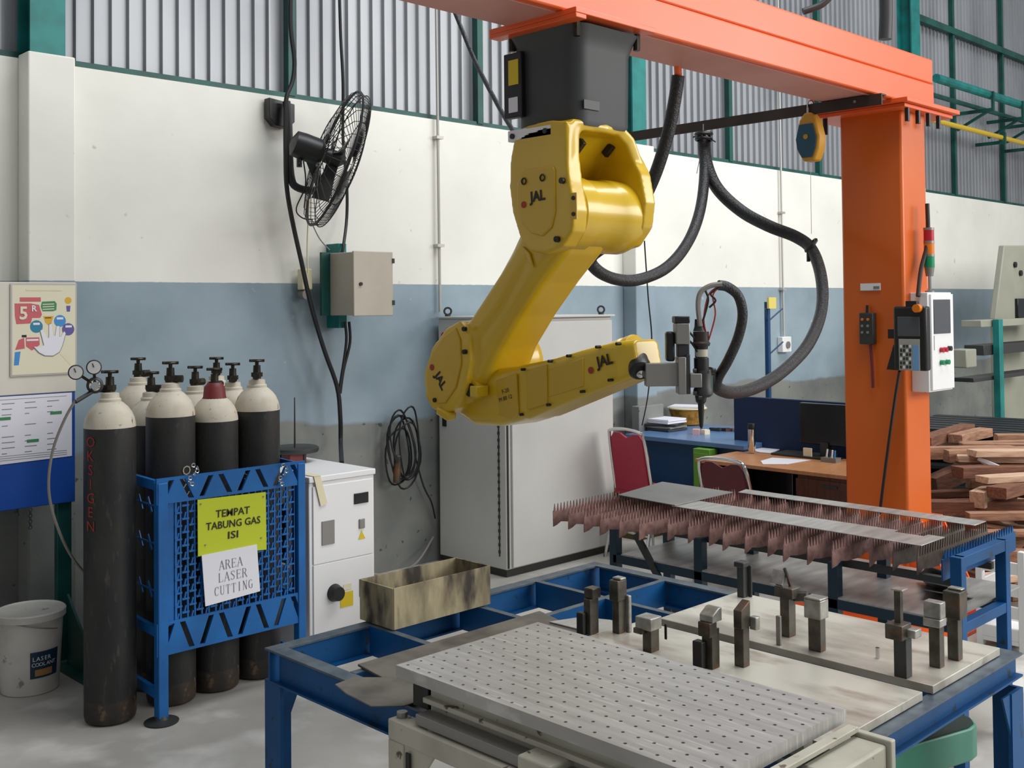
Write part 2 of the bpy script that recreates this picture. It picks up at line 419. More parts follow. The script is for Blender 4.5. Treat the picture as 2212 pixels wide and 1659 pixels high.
# ============================================================ ORANGE GANTRY
g = thing('gantry_frame', 'orange steel portal frame carrying the yellow robot', 'gantry', (5.9, 2.95, 0))
bm_ = MB(); bm_.box(-.6, 2.755, 2.86, 6.15, 3.08, 3.005); bm_.box(-.6, 2.76, 3.008, 6.15, 3.075, 3.15)
bm_.build('beam', 'orange', g, .008)
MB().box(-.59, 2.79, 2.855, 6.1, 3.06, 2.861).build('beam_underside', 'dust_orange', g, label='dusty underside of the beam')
MB().box(5.75, 2.765, 0.02, 6.05, 3.137, 2.83).build('column', 'orange2', g, .015)
MB().box(5.63, 2.67, 2.835, 6.3, 3.33, 2.86).build('cap_plate', 'orange', g, .003)
MB().box(5.66, 2.70, 2.812, 6.27, 3.30, 2.834).build('cap_plate', 'orange', g, .003)
for i in range(4):
    x = 5.72+i*.13
    MB().cyl((x, 2.715, 2.865), (x, 2.715, 2.74), .014, n=8).build('bolt', 'black', g)
for y in (3.2, 3.27): MB().cyl((5.7, y, 2.865), (5.7, y, 2.72), .014, n=8).build('bolt', 'black', g)
MB().box(5.5, 2.42, 0, 6.12, 3.4, .02).build('base_plate', 'orange', g, .003)
for x in (5.77, 6.02):
    MB().prism([(x, 2.765, .02), (x, 2.48, .02), (x, 2.48, .06), (x, 2.7, .55), (x, 2.765, .55)], (.014, 0, 0)).build('gusset', 'orange', g)
for y in (2.80, 3.09):
    MB().prism([(5.75, y, .02), (5.53, y, .02), (5.53, y, .06), (5.72, y, .45), (5.75, y, .45)], (0, .014, 0)).build('gusset', 'orange', g)
for x in (1.9, 3.0, 3.42): pass
MB().box(2.99, 2.69, 2.838, 3.47, 3.16, 2.86).build('robot_mount_plate', 'orange', g, .003)
MB().box(2.99, 2.69, 2.82, 3.05, 3.16, 2.838).build('robot_mount_plate', 'orange', g, .003)
MB().box(5.74, 2.90, 1.835-.02, 5.7485, 3.02, 1.855).build('name_plate', 'white', g, label='small white rating label')
MB().box(5.737, 2.905, 1.823, 5.74, 2.94, 1.838).build('label_print', 'inkgrey', g)
t = tag(MB().tube([(5.7, 3.0, 2.86), (5.7, 3.0, 2.86)], .001).build('x', 'bar'), '', '')
bpy.data.objects.remove(t)

t = thing('hanging_bar', 'dark steel channel slung under the orange beam, holding the hoses', 'bar', (5.4, 3.6, 2.8))
q = MB(); q.box(5.395, 2.70, 2.79, 5.405, 4.75, 2.85); q.box(5.405, 2.70, 2.842, 5.45, 4.75, 2.85); q.build('channel', 'bar', t)
t['label'] = 'dark steel channel slung under the orange beam, holding the hoses'
MB().cyl((5.394, 2.85, 2.825), (5.388, 2.85, 2.825), .008, n=8).build('bolt', 'greyp', t)

# spring balancer
t = thing('tool_balancer', 'yellow spring balancer with blue dial hanging from the dark bar', 'balancer', (5.4, 3.12, 2.6))
prof = [(-.05, .10), (-.075, .0), (-.065, -.07), (-.03, -.13), (.04, -.13), (.065, -.07), (.075, 0), (.05, .10), (.02, .14), (-.02, .14)]
MB().prism([(5.36, 3.12-a, 2.66+b) for a, b in prof], (.08, 0, 0)).build('housing', 'balyellow', t, .012)
MB().prism([(5.353, 3.125-a*.82, 2.66+b*.8-.005) for a, b in prof[:8]], (.007, 0, 0)).build('dial', 'balblue', t)
MB().cyl((5.349, 3.125, 2.665), (5.353, 3.125, 2.665), .014).build('hub', 'balyellow', t)
q = MB(); q.tube([(5.39, 3.13, 2.80), (5.39, 3.13, 2.86), (5.44, 3.13, 2.875), (5.46, 3.13, 2.82)], .006, 6, 4); q.cyl((5.39, 3.13, 2.79), (5.39, 3.13, 2.83), .008); q.build('hook', 'chrome', t)
MB().tube([(5.4, 3.125, 2.54), (5.4, 3.127, 2.13)], .0015, 5).build('wire', 'greyp', t)

# ============================================================ ROBOT
rb = thing('robot_arm', 'yellow six-axis industrial robot arm hanging from the orange beam', 'robot', (3.24, 2.93, 2.82))
# base casting
q = MB(); q.loft([rr((3.24, 2.93, z), X, Y, a, b, .07, 6) for z, a, b in ((2.44, .17, .165), (2.46, .175, .17), (2.74, .178, .175), (2.79, .19, .19), (2.822, .2, .205))])
q.build('base', 'grey_cast', rb)
MB().box(3.1, 2.752, 2.50, 3.19, 2.757, 2.535).build('recess_shade_patch', 'black', rb)  # flat black patch on the casting, its colour standing for a recess's shade
for (x, y) in ((3.06, 2.75), (3.42, 2.75), (3.06, 3.1), (3.42, 3.1)):
    MB().cyl((x, y, 2.835), (x, y, 2.77), .014, n=8).build('bolt', 'brass', rb)
MB().box(3.04, 3.03, 2.50, 3.075, 3.13, 2.76).build('connector_box', 'black', rb, .004)
MB().box(3.037, 3.045, 2.63, 3.04, 3.10, 2.73).build('warning_label', 'labelyellow', rb, label='yellow warning label')
MB().box(3.037, 3.05, 2.52, 3.04, 3.10, 2.58).build('data_label', 'paper', rb)
# turret
q = MB()
q.loft([[Vector((3.24+r*math.cos(a), 2.93+r*math.sin(a), z)) for a in [2*math.pi*i/32 for i in range(32)]] for z, r in ((2.46, .165), (2.45, .172), (2.43, .172), (2.42, .16))])
ty = 'yellow'
def flank(qq, x0, x1, pts): qq.prism([(x0, a, b) for a, b in pts], (x1-x0, 0, 0))
flank(q, 3.02, 3.10, [(3.05, 2.43), (3.078, 2.33), (3.085, 2.22), (3.07, 2.12), (3.03, 2.02), (2.97, 1.96), (2.885, 1.945), (2.80, 1.97), (2.745, 2.03), (2.735, 2.11), (2.76, 2.22), (2.775, 2.33), (2.77, 2.445), (2.86, 2.46), (2.98, 2.455)])
flank(q, 3.425, 3.495, [(3.06, 2.40), (3.06, 2.2), (3.0, 2.02), (2.90, 1.965), (2.80, 1.985), (2.735, 2.06), (2.72, 2.16), (2.745, 2.28), (2.80, 2.37), (2.9, 2.41)])
oo = [(3.06, 2.46), (3.36, 2.46), (3.425, 2.42), (3.475, 2.33), (3.495, 2.22), (3.495, 2.15), (3.43, 2.14), (3.08, 2.14), (3.03, 2.15), (3.022, 2.2), (3.022, 2.35), (3.035, 2.42)]
ii = [(3.12, 2.42), (3.33, 2.425), (3.385, 2.39), (3.43, 2.31), (3.438, 2.24), (3.436, 2.18), (3.41, 2.16), (3.11, 2.16), (3.085, 2.18), (3.078, 2.24), (3.08, 2.34), (3.09, 2.39)]
def yf(b): return 2.765
q.loft([[Vector((a, yf(b)+.01, b)) for a, b in ii], [Vector((a, yf(b), b)) for a, b in oo], [Vector((a, 3.05, b)) for a, b in oo], [Vector((a, 3.05, b)) for a, b in ii], [Vector((a, yf(b)+.01, b)) for a, b in ii]], False)
q.prism([(3.06, a, b) for a, b in [(3.08, 2.44), (2.83, 2.445), (2.84, 2.425), (2.92, 2.35), (3.0, 2.26), (3.02, 2.05), (3.07, 2.03)]], (.38, 0, 0))
fuse(q.build('turret', ty, rb), .0055, 16)
for x, y, z in ((3.20, 2.868, 2.378), (3.375, 2.868, 2.378)): MB().obox((x, y, z), (.022, .055, .03), Matrix.Rotation(R2(-42), 3, 'X')).build('rubber_plug', 'black', rb, .003)
# shoulder barrel
MB().lathe([(.10, -.02), (.135, 0), (.15, .02), (.15, .10), (.143, .105), (.143, .25), (.15, .26), (.15, .36), (.14, .39), (.10, .405)], (3.08, 2.885, 2.105), X, 48).build('shoulder_barrel', ty, rb)
MB().prism([(3.012, 2.91+a, 2.165+b) for a, b in [(.10, .10), (.125, .06), (.125, -.03), (.10, -.09), (.05, -.135), (-.01, -.15), (-.06, -.12), (-.08, -.06), (-.08, .10), (-.07, .115), (.085, .115)]], (.012, 0, 0)).build('shoulder_cover', 'yellow2', rb, .008, 3)
MB().prism([(3.015, 2.735+a, 2.12+b) for a, b in [(.015, .05), (-.015, .05), (-.015, -.05), (.015, -.05)]], (.004, 0, 0)).build('plug_plate', 'yellow2', rb)
for y, z in ((2.735, 2.15), (2.735, 2.09)): MB().cyl((3.01, y, z), (3.018, y, z), .008, n=8).build('bolt', 'black', rb)
for y, z in ((2.99, 2.235), (2.89, 2.24)): MB().torus((3.008, y, z), X, .012, .003, 16, 5).build('plug_ring', 'ink', rb)
for y, z in ((2.79, 2.22), (2.82, 2.0)): MB().cyl((3.005, y, z), (3.02, y, z), .012, n=10).build('bolt', 'brass', rb)
MB().box(3.02, 3.09, 2.40, 3.05, 2.85, 2.445).build('stop_block', 'white', rb, .004, label='white stop block')
for y in (3.06, 2.88): MB().cyl((3.012, y, 2.42), (3.022, y, 2.42), .011, n=10).build('bolt', 'black', rb)
def decal(o, u, v, size, dot):
    text('JAL', size, o, u, v, 'ink', 'lettering', rb, bold=.002)
    o = Vector(o); u = Vector(u).normalized(); v = Vector(v).normalized()
    poly(circ(dot[0], dot[1], size*.24), o, u, v, .001, 'redtext', 'red_dot', rb, local=False)
decal((3.0105, 2.92, 2.17), (0, -1, .06), (0, .06, 1), .055, (-.075, -.022))
# upper arm
def ring(y, z, hx, ht, r, cx=3.2, ang=42):
    a = R2(ang); nrm = Vector((0, math.sin(a), math.cos(a)))*-1  # normal facing down-front
    return rr((cx, y, z), X, Vector((0, -math.sin(a), -math.cos(a))), hx, ht, r, 4)
def armring(y, z, hx, ht, cx, r):
    d = Vector((0, .66, -.75)).normalized(); nv = Vector((0, -d.z, d.y)); nv = Vector((0, .75, .66)).normalized()
    return rr((cx, y, z), X, nv, hx, ht, r, 5)
q = MB()
q.loft([armring(2.86, 2.13, .135, .13, 3.19, .06), armring(2.94, 2.03, .14, .125, 3.19, .06), armring(3.05, 1.91, .135, .105, 3.195, .05), armring(3.18, 1.77, .13, .098, 3.2, .045),
        armring(3.30, 1.64, .135, .105, 3.2, .05), armring(3.42, 1.51, .15, .135, 3.21, .06), armring(3.50, 1.42, .15, .13, 3.21, .06)])
q.prism([(3.055, a, b) for a, b in [(2.99, 1.99), (3.04, 2.02), (3.38, 1.67), (3.35, 1.60), (3.2, 1.74)]], (.03, 0, 0))
MB().prism([(3.045, 3.01+a, 1.955+b) for a, b in [(.03, .03), (-.01, .0), (-.03, -.06), (.0, -.03)]], (.01, 0, 0)).build('lug', ty, rb, .003)
# elbow
q.prism([(3.03, a, b) for a, b in [(3.40, 1.69), (3.49, 1.655), (3.58, 1.57), (3.635, 1.46), (3.625, 1.36), (3.58, 1.31), (3.50, 1.29), (3.43, 1.32), (3.37, 1.40), (3.335, 1.52), (3.335, 1.63)]], (.10, 0, 0))
q.lathe([(.11, 0), (.135, .02), (.145, .10), (.15, .30), (.14, .335), (.10, .345)], (3.12, 3.46, 1.50), X, 40)
fuse(q.build('upper_arm', ty, rb), .007, 8)
MB().prism([(3.022, a, b) for a, b in [(3.42, 1.66), (3.50, 1.62), (3.575, 1.54), (3.61, 1.45), (3.60, 1.37), (3.56, 1.335), (3.49, 1.34), (3.42, 1.41), (3.385, 1.51), (3.39, 1.61)]], (.01, 0, 0)).build('elbow_plate', 'yellow2', rb, .006, 3)
decal((3.0215, 3.515, 1.435), (0, -.60, -.80), (0, -.80, .60), .055, (-.075, -.01))
bpy.data.objects[-1] if False else None
for y, z in ((3.36, 1.655), (3.36, 1.56), (3.55, 1.35)): MB().cyl((3.015, y, z), (3.03, y, z), .010, n=8).build('bolt', 'brass', rb)
# forearm rear housing
def fr_ring(y, z, hx, hz, cx, r, tilt=.19):
    v = Vector((0, tilt, 1)).normalized(); return rr((cx, y, z), X, v, hx, hz, r, 4)
q = MB()
q.loft([fr_ring(3.60, 1.375, .06, .04, 3.24, .03), fr_ring(3.55, 1.36, .12, .085, 3.24, .05), fr_ring(3.44, 1.355, .145, .115, 3.25, .05), fr_ring(3.30, 1.365, .15, .12, 3.26, .05), fr_ring(3.20, 1.385, .135, .115, 3.25, .045), fr_ring(3.12, 1.40, .115, .105, 3.245, .03)])
q.loft([fr_ring(3.14, 1.395, .112, .112, 3.245, .025), fr_ring(2.95, 1.445, .108, .095, 3.24, .022), fr_ring(2.80, 1.49, .10, .088, 3.235, .022), fr_ring(2.64, 1.535, .092, .078, 3.23, .025), fr_ring(2.56, 1.555, .075, .065, 3.23, .03)])
fuse(q.build('forearm', ty, rb), .006, 4)
def fpt(y): return 1.395+(3.14-y)*.285   # centre height of the forearm
for y0, y1, h in ((3.10, 2.99, .078), (2.985, 2.80, .055)):
    MB().prism([(3.124 if y0 > 3 else 3.13, a, b) for a, b in [(y0, fpt(y0)+h), (y1, fpt(y1)+h), (y1, fpt(y1)-h), (y0, fpt(y0)-h)]], (.012, 0, 0)).build('cover_plate', 'yellow2', rb, .003, label='screwed side cover')
MB().prism([(3.112, a, b) for a, b in [(3.27, 1.44), (3.15, 1.475), (3.14, 1.31), (3.18, 1.285), (3.27, 1.30)]], (.01, 0, 0)).build('cover_plate', 'yellow2', rb, .003)
for k, s in enumerate(('F-20', 'M 80 12')): text(s, .024, (3.111, 3.21, 1.40-.03*k), (0, -1, .28), (0, .28, 1), 'ink', 'lettering', rb)
for y, dz in ((3.12, .09), (2.97, .085), (2.87, .08), (2.72, .075), (2.62, .06), (2.98, -.085), (2.80, -.075), (2.66, -.065), (3.13, -.09)):
    MB().cyl((3.115, y, fpt(y)+dz), (3.14, y, fpt(y)+dz), .006, n=8).build('bolt', 'brass', rb)
decal((3.133, 2.695, fpt(2.695)+.015), (0, -1, .25), (0, .25, 1), .055, (-.075, -.02))
# elbow motor and plug
MB().cyl((3.06, 3.36, 1.40), (3.12, 3.36, 1.40), .04).build('motor_cap', ty, rb)
MB().cyl((3.05, 3.365, 1.40), (3.062, 3.365, 1.40), .028, n=12).build('plug_socket', 'black', rb)
MB().box(3.03, 3.30, 1.375, 3.10, 3.34, 1.42).build('terminal_box', ty, rb, .004)
MB().obox((3.04, 3.50, 1.295), (.05, .08, .035), Matrix.Rotation(R2(20), 3, 'X')).build('hose_bracket', ty, rb, .008)
# wrist
dv = Vector((0, -1, .27)).normalized()
o_ = Vector((3.22, 2.695, 1.545))
MB().lathe([(.055, -.03), (.068, 0), (.070, .04), (.064, .045), (.064, .06), (.070, .065), (.070, .09), (.058, .097)], o_, dv, 36).build('wrist', ty, rb)
wd = Vector((-.45, -.55, -.55)).normalized(); w0 = Vector((3.215, 2.605, 1.555))
MB().lathe([(.038, -.02), (.040, .05), (.043, .055), (.043, .085), (.034, .095)], w0, wd, 28).build('tool_flange', 'black', rb)
MB().lathe([(.018, .09), (.018, .105), (.010, .108)], w0, wd, 20).build('flange_hub', 'chrome', rb)
# box-like cable entry at arm back
# ============================================================ LASER HEAD
hd_o = at(1460, 780, d=4.02)
lh = thing('laser_cutting_head', 'laser cutting head with grey bracket and long black nozzle on the robot wrist', 'laser head', tuple(hd_o), R2(-44.5))
sc = 4.02/2350
def hx(px): return (px-1460)*sc
def hz(py): return -(py-780)*sc
def hbox(name, mt, x0, y0, x1, y1, d0, d1, bev=.003, label=None):
    b = MB(); b.box(hx(x0), d0, hz(y1), hx(x1), d1, hz(y0)); return b.build(name, mt, lh, bev, local=True, label=label)
hbox('bracket', 'greyp', 1393, 784, 1462, 833, -.03, .03, .002, 'flat grey bracket plate')
hbox('slide_rail', 'greyp', 1461, 770, 1478, 850, -.045, .03)
hbox('slide_carriage', 'mdark', 1478, 765, 1488, 850, -.035, .02)
hbox('actuator_body', 'greyp', 1457, 698, 1487, 743, -.05, .03, .004)
hbox('motor', 'black', 1455, 683, 1487, 698, -.05, .03, .004)
hbox('actuator_legs', 'mdark', 1462, 743, 1487, 770, -.03, .02)
hbox('clamp_block', 'greyp', 1487, 806, 1512, 836, -.04, .03, .003)
hbox('cover', 'black', 1438, 716, 1456, 780, -.03, .02, .008)
def hl(name, mt, prof, px, label=None, n=24):
    b = MB(); b.lathe([(r*sc, hz(py)) for py, r in prof], (hx(px), 0, 0), (0, 0, 1), n); return b.build(name, mt, lh, local=True, label=label)
hl('fibre_collar', 'mdark', [(690, 10), (706, 11), (716, 14)], 1512)
hl('head_top', 'bar', [(717, 17), (738, 17), (742, 20), (748, 18)], 1515)
hl('upper_body', 'black', [(748, 15), (755, 14), (756, 13), (772, 13), (774, 16), (800, 16)], 1515)
hl('sensor_band', 'cylwhite', [(754, 14), (771, 14)], 1515)
hl('middle_body', 'mdark', [(800, 17), (812, 19), (836, 18), (842, 21), (852, 21), (858, 14)], 1518)
hl('green_fittings', 'dkgreen', [(812, 8), (850, 8)], 1531, n=12)
hl('nozzle', 'black', [(856, 13), (868, 11), (872, 7), (905, 5.5), (921, 4), (926, 1.5)], 1513, 'long tapered black nozzle')
for dx, py in ((1494, 800), (1494, 848), (1505, 858), (1536, 800)):
    b = MB(); b.cyl((hx(dx), -.03, hz(py)), (hx(dx)+.012, -.03, hz(py)), .008, n=10); b.build('fitting', 'mdark', lh, local=True)
for pts, mt, r in (([(1512, 705), (1508, 660), (1514, 632), (1535, 618), (1560, 615)], 'greycable', .010),
                   ([(1527, 730), (1520, 690), (1530, 640), (1548, 622)], 'redtext', .003), ([(1530, 735), (1545, 680), (1540, 640), (1555, 620)], 'redtext', .003),
                   ([(1516, 700), (1530, 650), (1525, 625), (1550, 616)], 'cable', .004), ([(1532, 665), (1546, 650), (1536, 635), (1560, 618)], 'cable', .004),
                   ([(1475, 700), (1495, 725), (1512, 745)], 'cable', .004), ([(1462, 722), (1490, 738), (1505, 760)], 'cable', .004)):
    b = MB(); b.tube([(hx(a), -.015, hz(c_)) for a, c_ in pts], r, 7, 5); b.build('lead', mt, lh, local=True)

# ============================================================ HOSES
def hose(pts, r, name, label, cat, mt='rubber', n=12, group=None):
    P = [at(a, b, d=c_) for a, b, c_ in pts]
    q = MB(); q.tube(P, r, n, 6)
    return tag(q.build(name, mt), label, cat, group)
hose([(1461, 100, 5.05), (1463, 130, 5.06), (1465, 165, 5.1)], .018, 'orange_strap', 'orange sleeve on the hose where it leaves the beam', 'hose', 'orange')
hose([(1465, 163, 5.1), (1457, 220, 5.12), (1440, 300, 5.15), (1412, 385, 5.2), (1378, 450, 5.3), (1320, 520, 5.35), (1277, 556, 5.4), (1290, 584, 5.45), (1330, 603, 5.55), (1380, 604, 5.65), (1440, 578, 5.8), (1485, 525, 6.0), (1512, 455, 6.2), (1522, 370, 6.38), (1518, 290, 6.47)], .031, 'cable_hose', 'black hose looping from the beam behind the robot up to the dark bar', 'hose')
hose([(1521, 288, 6.47), (1524, 345, 6.42), (1548, 405, 6.35), (1600, 455, 6.28), (1660, 488, 6.15), (1720, 512, 6.05), (1754, 540, 5.95), (1774, 600, 5.8), (1774, 672, 5.6), (1745, 745, 5.3), (1690, 803, 5.0), (1630, 838, 4.7), (1580, 848, 4.45), (1548, 836, 4.25), (1532, 805, 4.12)], lambda t: .039-.015*t, 'cable_hose', 'thick black hose curving from the dark bar past the balancer to the laser head', 'hose')
hose([(1548, 838, 4.20), (1552, 815, 4.15), (1572, 780, 4.1), (1594, 730, 4.08), (1604, 680, 4.06), (1595, 640, 4.05), (1572, 620, 4.04), (1552, 616, 4.03)], .019, 'cable_hose', 'short black hose loop rising from the thick hose to the top of the laser head', 'hose')
t = thing('hose_tie', 'black cable ties bunching the hoses at the hook on the dark bar', 'cable tie', tuple(at(1520, 290, d=6.42)))
q = MB(); c0 = at(1520, 290, d=6.42)
q.torus(c0, (0, 0, 1), .045, .012, 16, 6); q.torus(c0-Z*.03, (.1, 0, 1), .045, .01, 16, 6)
q.build('tie', 'black', t)
q = MB()
for a in range(4): q.tube([c0, c0+Vector((math.cos(a*1.7)*.07, math.sin(a*1.7)*.07, .01-.02*a))], .005, 5)
q.build('tail', 'black', t)
MB().tube([c0+Z*.02, c0+Z*.06], .006, 6).build('hook', 'chrome', t)
t = thing('hose_clamp', 'black clamp where the balancer wire holds the thick hose', 'clamp', tuple(at(1752, 528, d=5.97)))
q = MB(); c0 = at(1752, 530, d=5.96); q.torus(c0, (.5, -.5, -.6), .04, .01, 18, 6); q.build('ring', 'black', t)
MB().cyl(c0-Z*.03-X*.03, c0-Z*.09-X*.03, .01, n=8).build('screw', 'black', t)

# cables at wall (left)
def wallcable(pts, r, label, mt='cable', y=5.6, group=None, name='wall_cable'):
    q = MB(); q.tube([at(a, b, y=(c_[0] if c_ else y)) for a, b, *c_ in pts], r, 8, 5)
    return tag(q.build(name, mt), label, 'cable', group)
wallcable([(628, -20), (628, 60), (636, 130), (632, 175), (619, 210), (617, 260), (617, 330), (619, 400), (630, 470), (652, 570), (672, 660), (700, 755), (728, 835), (735, 900), (736, 960), (738, 1000, 5.15)], .014, 'thick black cable running down the wall past the fan to the white laser unit')
wallcable([(733, -20), (736, 80), (741, 180), (741, 300, 5.66), (749, 400, 5.66), (749, 470, 5.66), (742, 530), (737, 553)], .010, 'black cable dropping behind the fan into the top of the beige wall box')
wallcable([(745, 695), (748, 740), (735, 830), (733, 850)], .009, 'black cable from under the beige wall box, nearer the left')
wallcable([(754, 695), (756, 740), (742, 800), (735, 850)], .009, 'black cable from under the beige wall box, nearer the right')
wallcable([(672, 478), (690, 515), (712, 540)], .004, 'thin grey lead from the fan to the top of the wall box', 'greycable')
wallcable([(668, 430), (664, 520), (665, 590)], .005, 'pale lead dropping from the fan to the small switch', 'skin')
hose([(955, -40, 5.7), (990, 45, 5.5), (1030, 140, 5.3), (1080, 235, 5.0), (1112, 290, 4.8), (1128, 330, 4.65)], .011, 'feed_cable', 'grey-black cable slanting down to the back of the robot', 'cable')
hose([(1392, 520, 6.2), (1400, 640, 6.2), (1408, 740, 6.25), (1400, 850, 6.6), (1387, 918, 7.6)], .004, 'thin_cable', 'thin dark cable hanging to the papers on the blue desk', 'cable', 'cable')
hose([(1512, 340, 6.45), (1505, 375, 6.45)], .002, 'hanging_string', 'short thin cord dangling beneath the hose hook', 'cord', 'greycable')
hose([(1735, 25, 6.3), (1775, 10, 6.3), (1800, -15, 6.3)], .02, 'overhead_pipe', 'dark pipe end rising above the orange beam', 'pipe', 'mdark')
hose([(1912, 85, 7.5), (1914, 30, 7.5), (1913, -30, 7.5)], .045, 'overhead_duct', 'dark vertical duct above the orange beam beside the green post', 'pipe', 'mdark')

# ============================================================ WALL FAN
f = thing('wall_fan', 'black wall-mounted industrial fan with wire cage', 'fan', (3.66, 5.7, 2.85))
q = MB(); q.prism([(a, 5.68, b) for a, b in [(3.545, 3.02), (3.545, 2.90), (3.59, 2.855), (3.68, 2.85), (3.725, 2.89), (3.725, 3.0)]], (0, .06, 0)); q.build('wall_bracket', 'blackpaint', f, .004)
MB().tube([(3.64, 5.64, 3.0), (3.64, 5.62, 2.85), (3.64, 5.6, 2.55), (3.68, 5.57, 2.47), (3.80, 5.5, 2.455)], .024, 10, 5).build('support_tube', 'blackpaint', f)
fc = at(722, 342, y=5.32); fa = Vector((.88, -.33, -.31)).normalized()
hub = fc
Rf = .42
uu = fa.cross(Z).normalized(); vv = uu.cross(fa).normalized()
# fan cage
q = MB()
q.torus(hub, fa, Rf, .008, 48, 6); q.torus(hub+fa*.05, fa, Rf*.985, .004, 48, 5)
q.torus(hub+fa*.09, fa, Rf*.62, .0035, 40, 5); q.torus(hub-fa*.07, fa, Rf*.62, .0035, 40, 5); q.torus(hub-fa*.08, fa, Rf*.3, .0035, 30, 5); q.torus(hub+fa*.10, fa, Rf*.25, .004, 30, 5)
for i in range(60):
    a = 2*math.pi*i/60; d = uu*math.cos(a)+vv*math.sin(a)
    q.tube([hub+fa*.10+d*.05, hub+fa*.09+d*Rf*.62, hub+fa*.05+d*Rf*.96, hub+d*Rf], .0022, 4)
    if i % 2 == 0: q.tube([hub-fa*.08+d*.08, hub-fa*.07+d*Rf*.62, hub-fa*.03+d*Rf*.95, hub+d*Rf], .0024, 4)
q.build('cage', 'blackpaint', f)
MB().lathe([(.03, -.27), (.075, -.25), (.08, -.2), (.08, -.1), (.06, -.075)], hub, fa, 28).build('motor', 'blackpaint', f)
MB().lathe([(.045, -.06), (.05, .03), (.02, .06)], hub, fa, 20).build('hub', 'blackpaint', f)
for k in range(3):
    a0 = 2*math.pi*k/3+.4; q = MB(); rs = []
    for i in range(7):
        rad = .04+.24*i/6; wdt = .25+.35*math.sin(i/6*2.2); ln = []
        for s in (-1, 1):
            for e in (0, 1):
                a = a0+s*wdt*(.7 if i else 1); ln.append(hub+(uu*math.cos(a)+vv*math.sin(a))*rad+fa*(s*.03+(.003 if e else 0)))
        rs.append([ln[0], ln[1], ln[3], ln[2]])
    q.loft(rs); q.build('blade', 'blackpaint', f)
MB().bar(Vector((3.80, 5.5, 2.46)), hub-fa*.15-Z*.06, .05, .03).build('yoke', 'blackpaint', f)
q = MB(); q.cyl(hub-fa*.22-Z*.07, hub-fa*.22-Z*.13, .016); q.tube([hub-fa*.22-Z*.11+uu*.04, hub-fa*.22-Z*.11-uu*.04], .008, 6); q.build('tilt_knob', 'blackpaint', f)
MB().tube([at(655, 345, y=5.42), at(660, 400, y=5.5), at(640, 450, y=5.5), at(652, 470, y=5.5), at(675, 475, y=5.5)], .0045, 6, 5).build('lead', 'cable', f)
# switch + wall box
t = thing('pull_switch', 'small cream switch hanging on the wall left of the beige box', 'switch', (3.79, 5.7, 1.85))
MB().box(3.76, 5.66, 1.86, 3.835, 5.72, 1.99).build('body', 'skin', t, .008)
MB().cyl((3.79, 5.66, 1.83), (3.79, 5.72, 1.83), .03).build('ring', 'greyp', t)
t = thing('wall_box', 'beige electrical box on teal back plate on the wall', 'electrical box', (4.06, 5.6, 1.68))
MB().box(3.92, 5.36, 1.70, 4.21, 5.60, 2.085).build('body', 'beigebox', t, .005)
MB().box(3.915, 5.345, 1.695, 4.215, 5.362, 2.09).build('door', 'beigebox', t, .004)
MB().cyl((3.965, 5.345, 1.89), (3.965, 5.335, 1.89), .011, n=12).build('lock', 'black', t)
for z in (1.76, 2.02): MB().box(4.208, 5.34, z, 4.225, 5.35, z+.03).build('hinge', 'black', t)
MB().box(3.86, 5.60, 1.70, 4.20, 5.62, 2.09).build('back_plate', 'dkgreen', t)
MB().box(4.0, 5.62, 1.62, 4.06, 5.75, 2.15).build('mount_rail', 'teal', t)

# hanging cable coil
t = thing('cable_coil', 'black extension cable coiled and hung on the wall', 'cable', (4.53, 5.65, .95))
random.seed(3)
for k in range(7):
    cx, cz = 4.53+random.uniform(-.03, .04), .80+random.uniform(-.04, .06); w_, h_ = random.uniform(.06, .12), random.uniform(.16, .26)
    a = random.uniform(-.25, .25); pts = []
    for i in range(25):
        th = 2*math.pi*i/24; dx = math.cos(th)*w_; dz = math.sin(th)*h_
        pts.append((cx+dx*math.cos(a)-dz*math.sin(a), 5.68-.012*k+.01*math.sin(3*th), cz+dx*math.sin(a)+dz*math.cos(a)))
    MB().tube(pts, .0065, 6).build('loop', 'cable', t)
MB().cyl((4.45, 5.62, .60), (4.46, 5.62, .78), .025).build('plug', 'clampsteel', t, .005)
wallcable([(898, 990, 5.7), (915, 1050, 5.7), (932, 1085, 5.7), (940, 1120, 5.72)], .006, 'loose end of the coiled cable running to the grey cabinet')
wallcable([(805, 1240, 5.4), (850, 1240, 5.5), (900, 1215, 5.6), (936, 1160, 5.72)], .007, 'pale cable sagging between the white unit and the grey cabinet', 'greycable')

# ============================================================ GREY CABINET
cb = thing('control_cabinet', 'tall light grey control cabinet behind the robot', 'cabinet', (5.4, 5.35, 0))
MB().box(4.885, 5.045, .05, 5.945, 5.70, 1.665).build('body', 'cab', cb, .006)
MB().box(4.90, 5.06, .0, 5.93, 5.69, .05).build('plinth', 'mdark', cb)
MB().box(4.93, 5.028, .06, 5.935, 5.046, 1.64).build('door', 'cab', cb, .004)
MB().box(4.893, 5.035, .06, 4.903, 5.043, 1.63).build('door_gap', 'mdark', cb)
MB().box(4.87, 5.02, 1.665, 5.96, 5.71, 1.68).build('roof', 'cab', cb, .003)
MB().box(4.878, 5.62, .93, 4.886, 5.66, 1.10).build('handle', 'black', cb, .003)
q = MB()
for z in [x*.045+.15 for x in range(22)]: q.box(4.878, 5.10, z, 4.886, 5.115, z+.02)
q.box(4.881, 5.103, .13, 4.886, 5.112, 1.16)
q.build('vent_slots', 'mdark', cb)
for x, y in ((4.93, 5.65), (5.9, 5.1)):
    q = MB(); q.cyl((x, y, 1.68), (x, y, 1.69), .02); q.torus((x, y, 1.715), (.6, .8, 0), .024, .007, 18, 6); q.build('lifting_eye', 'mdark', cb)
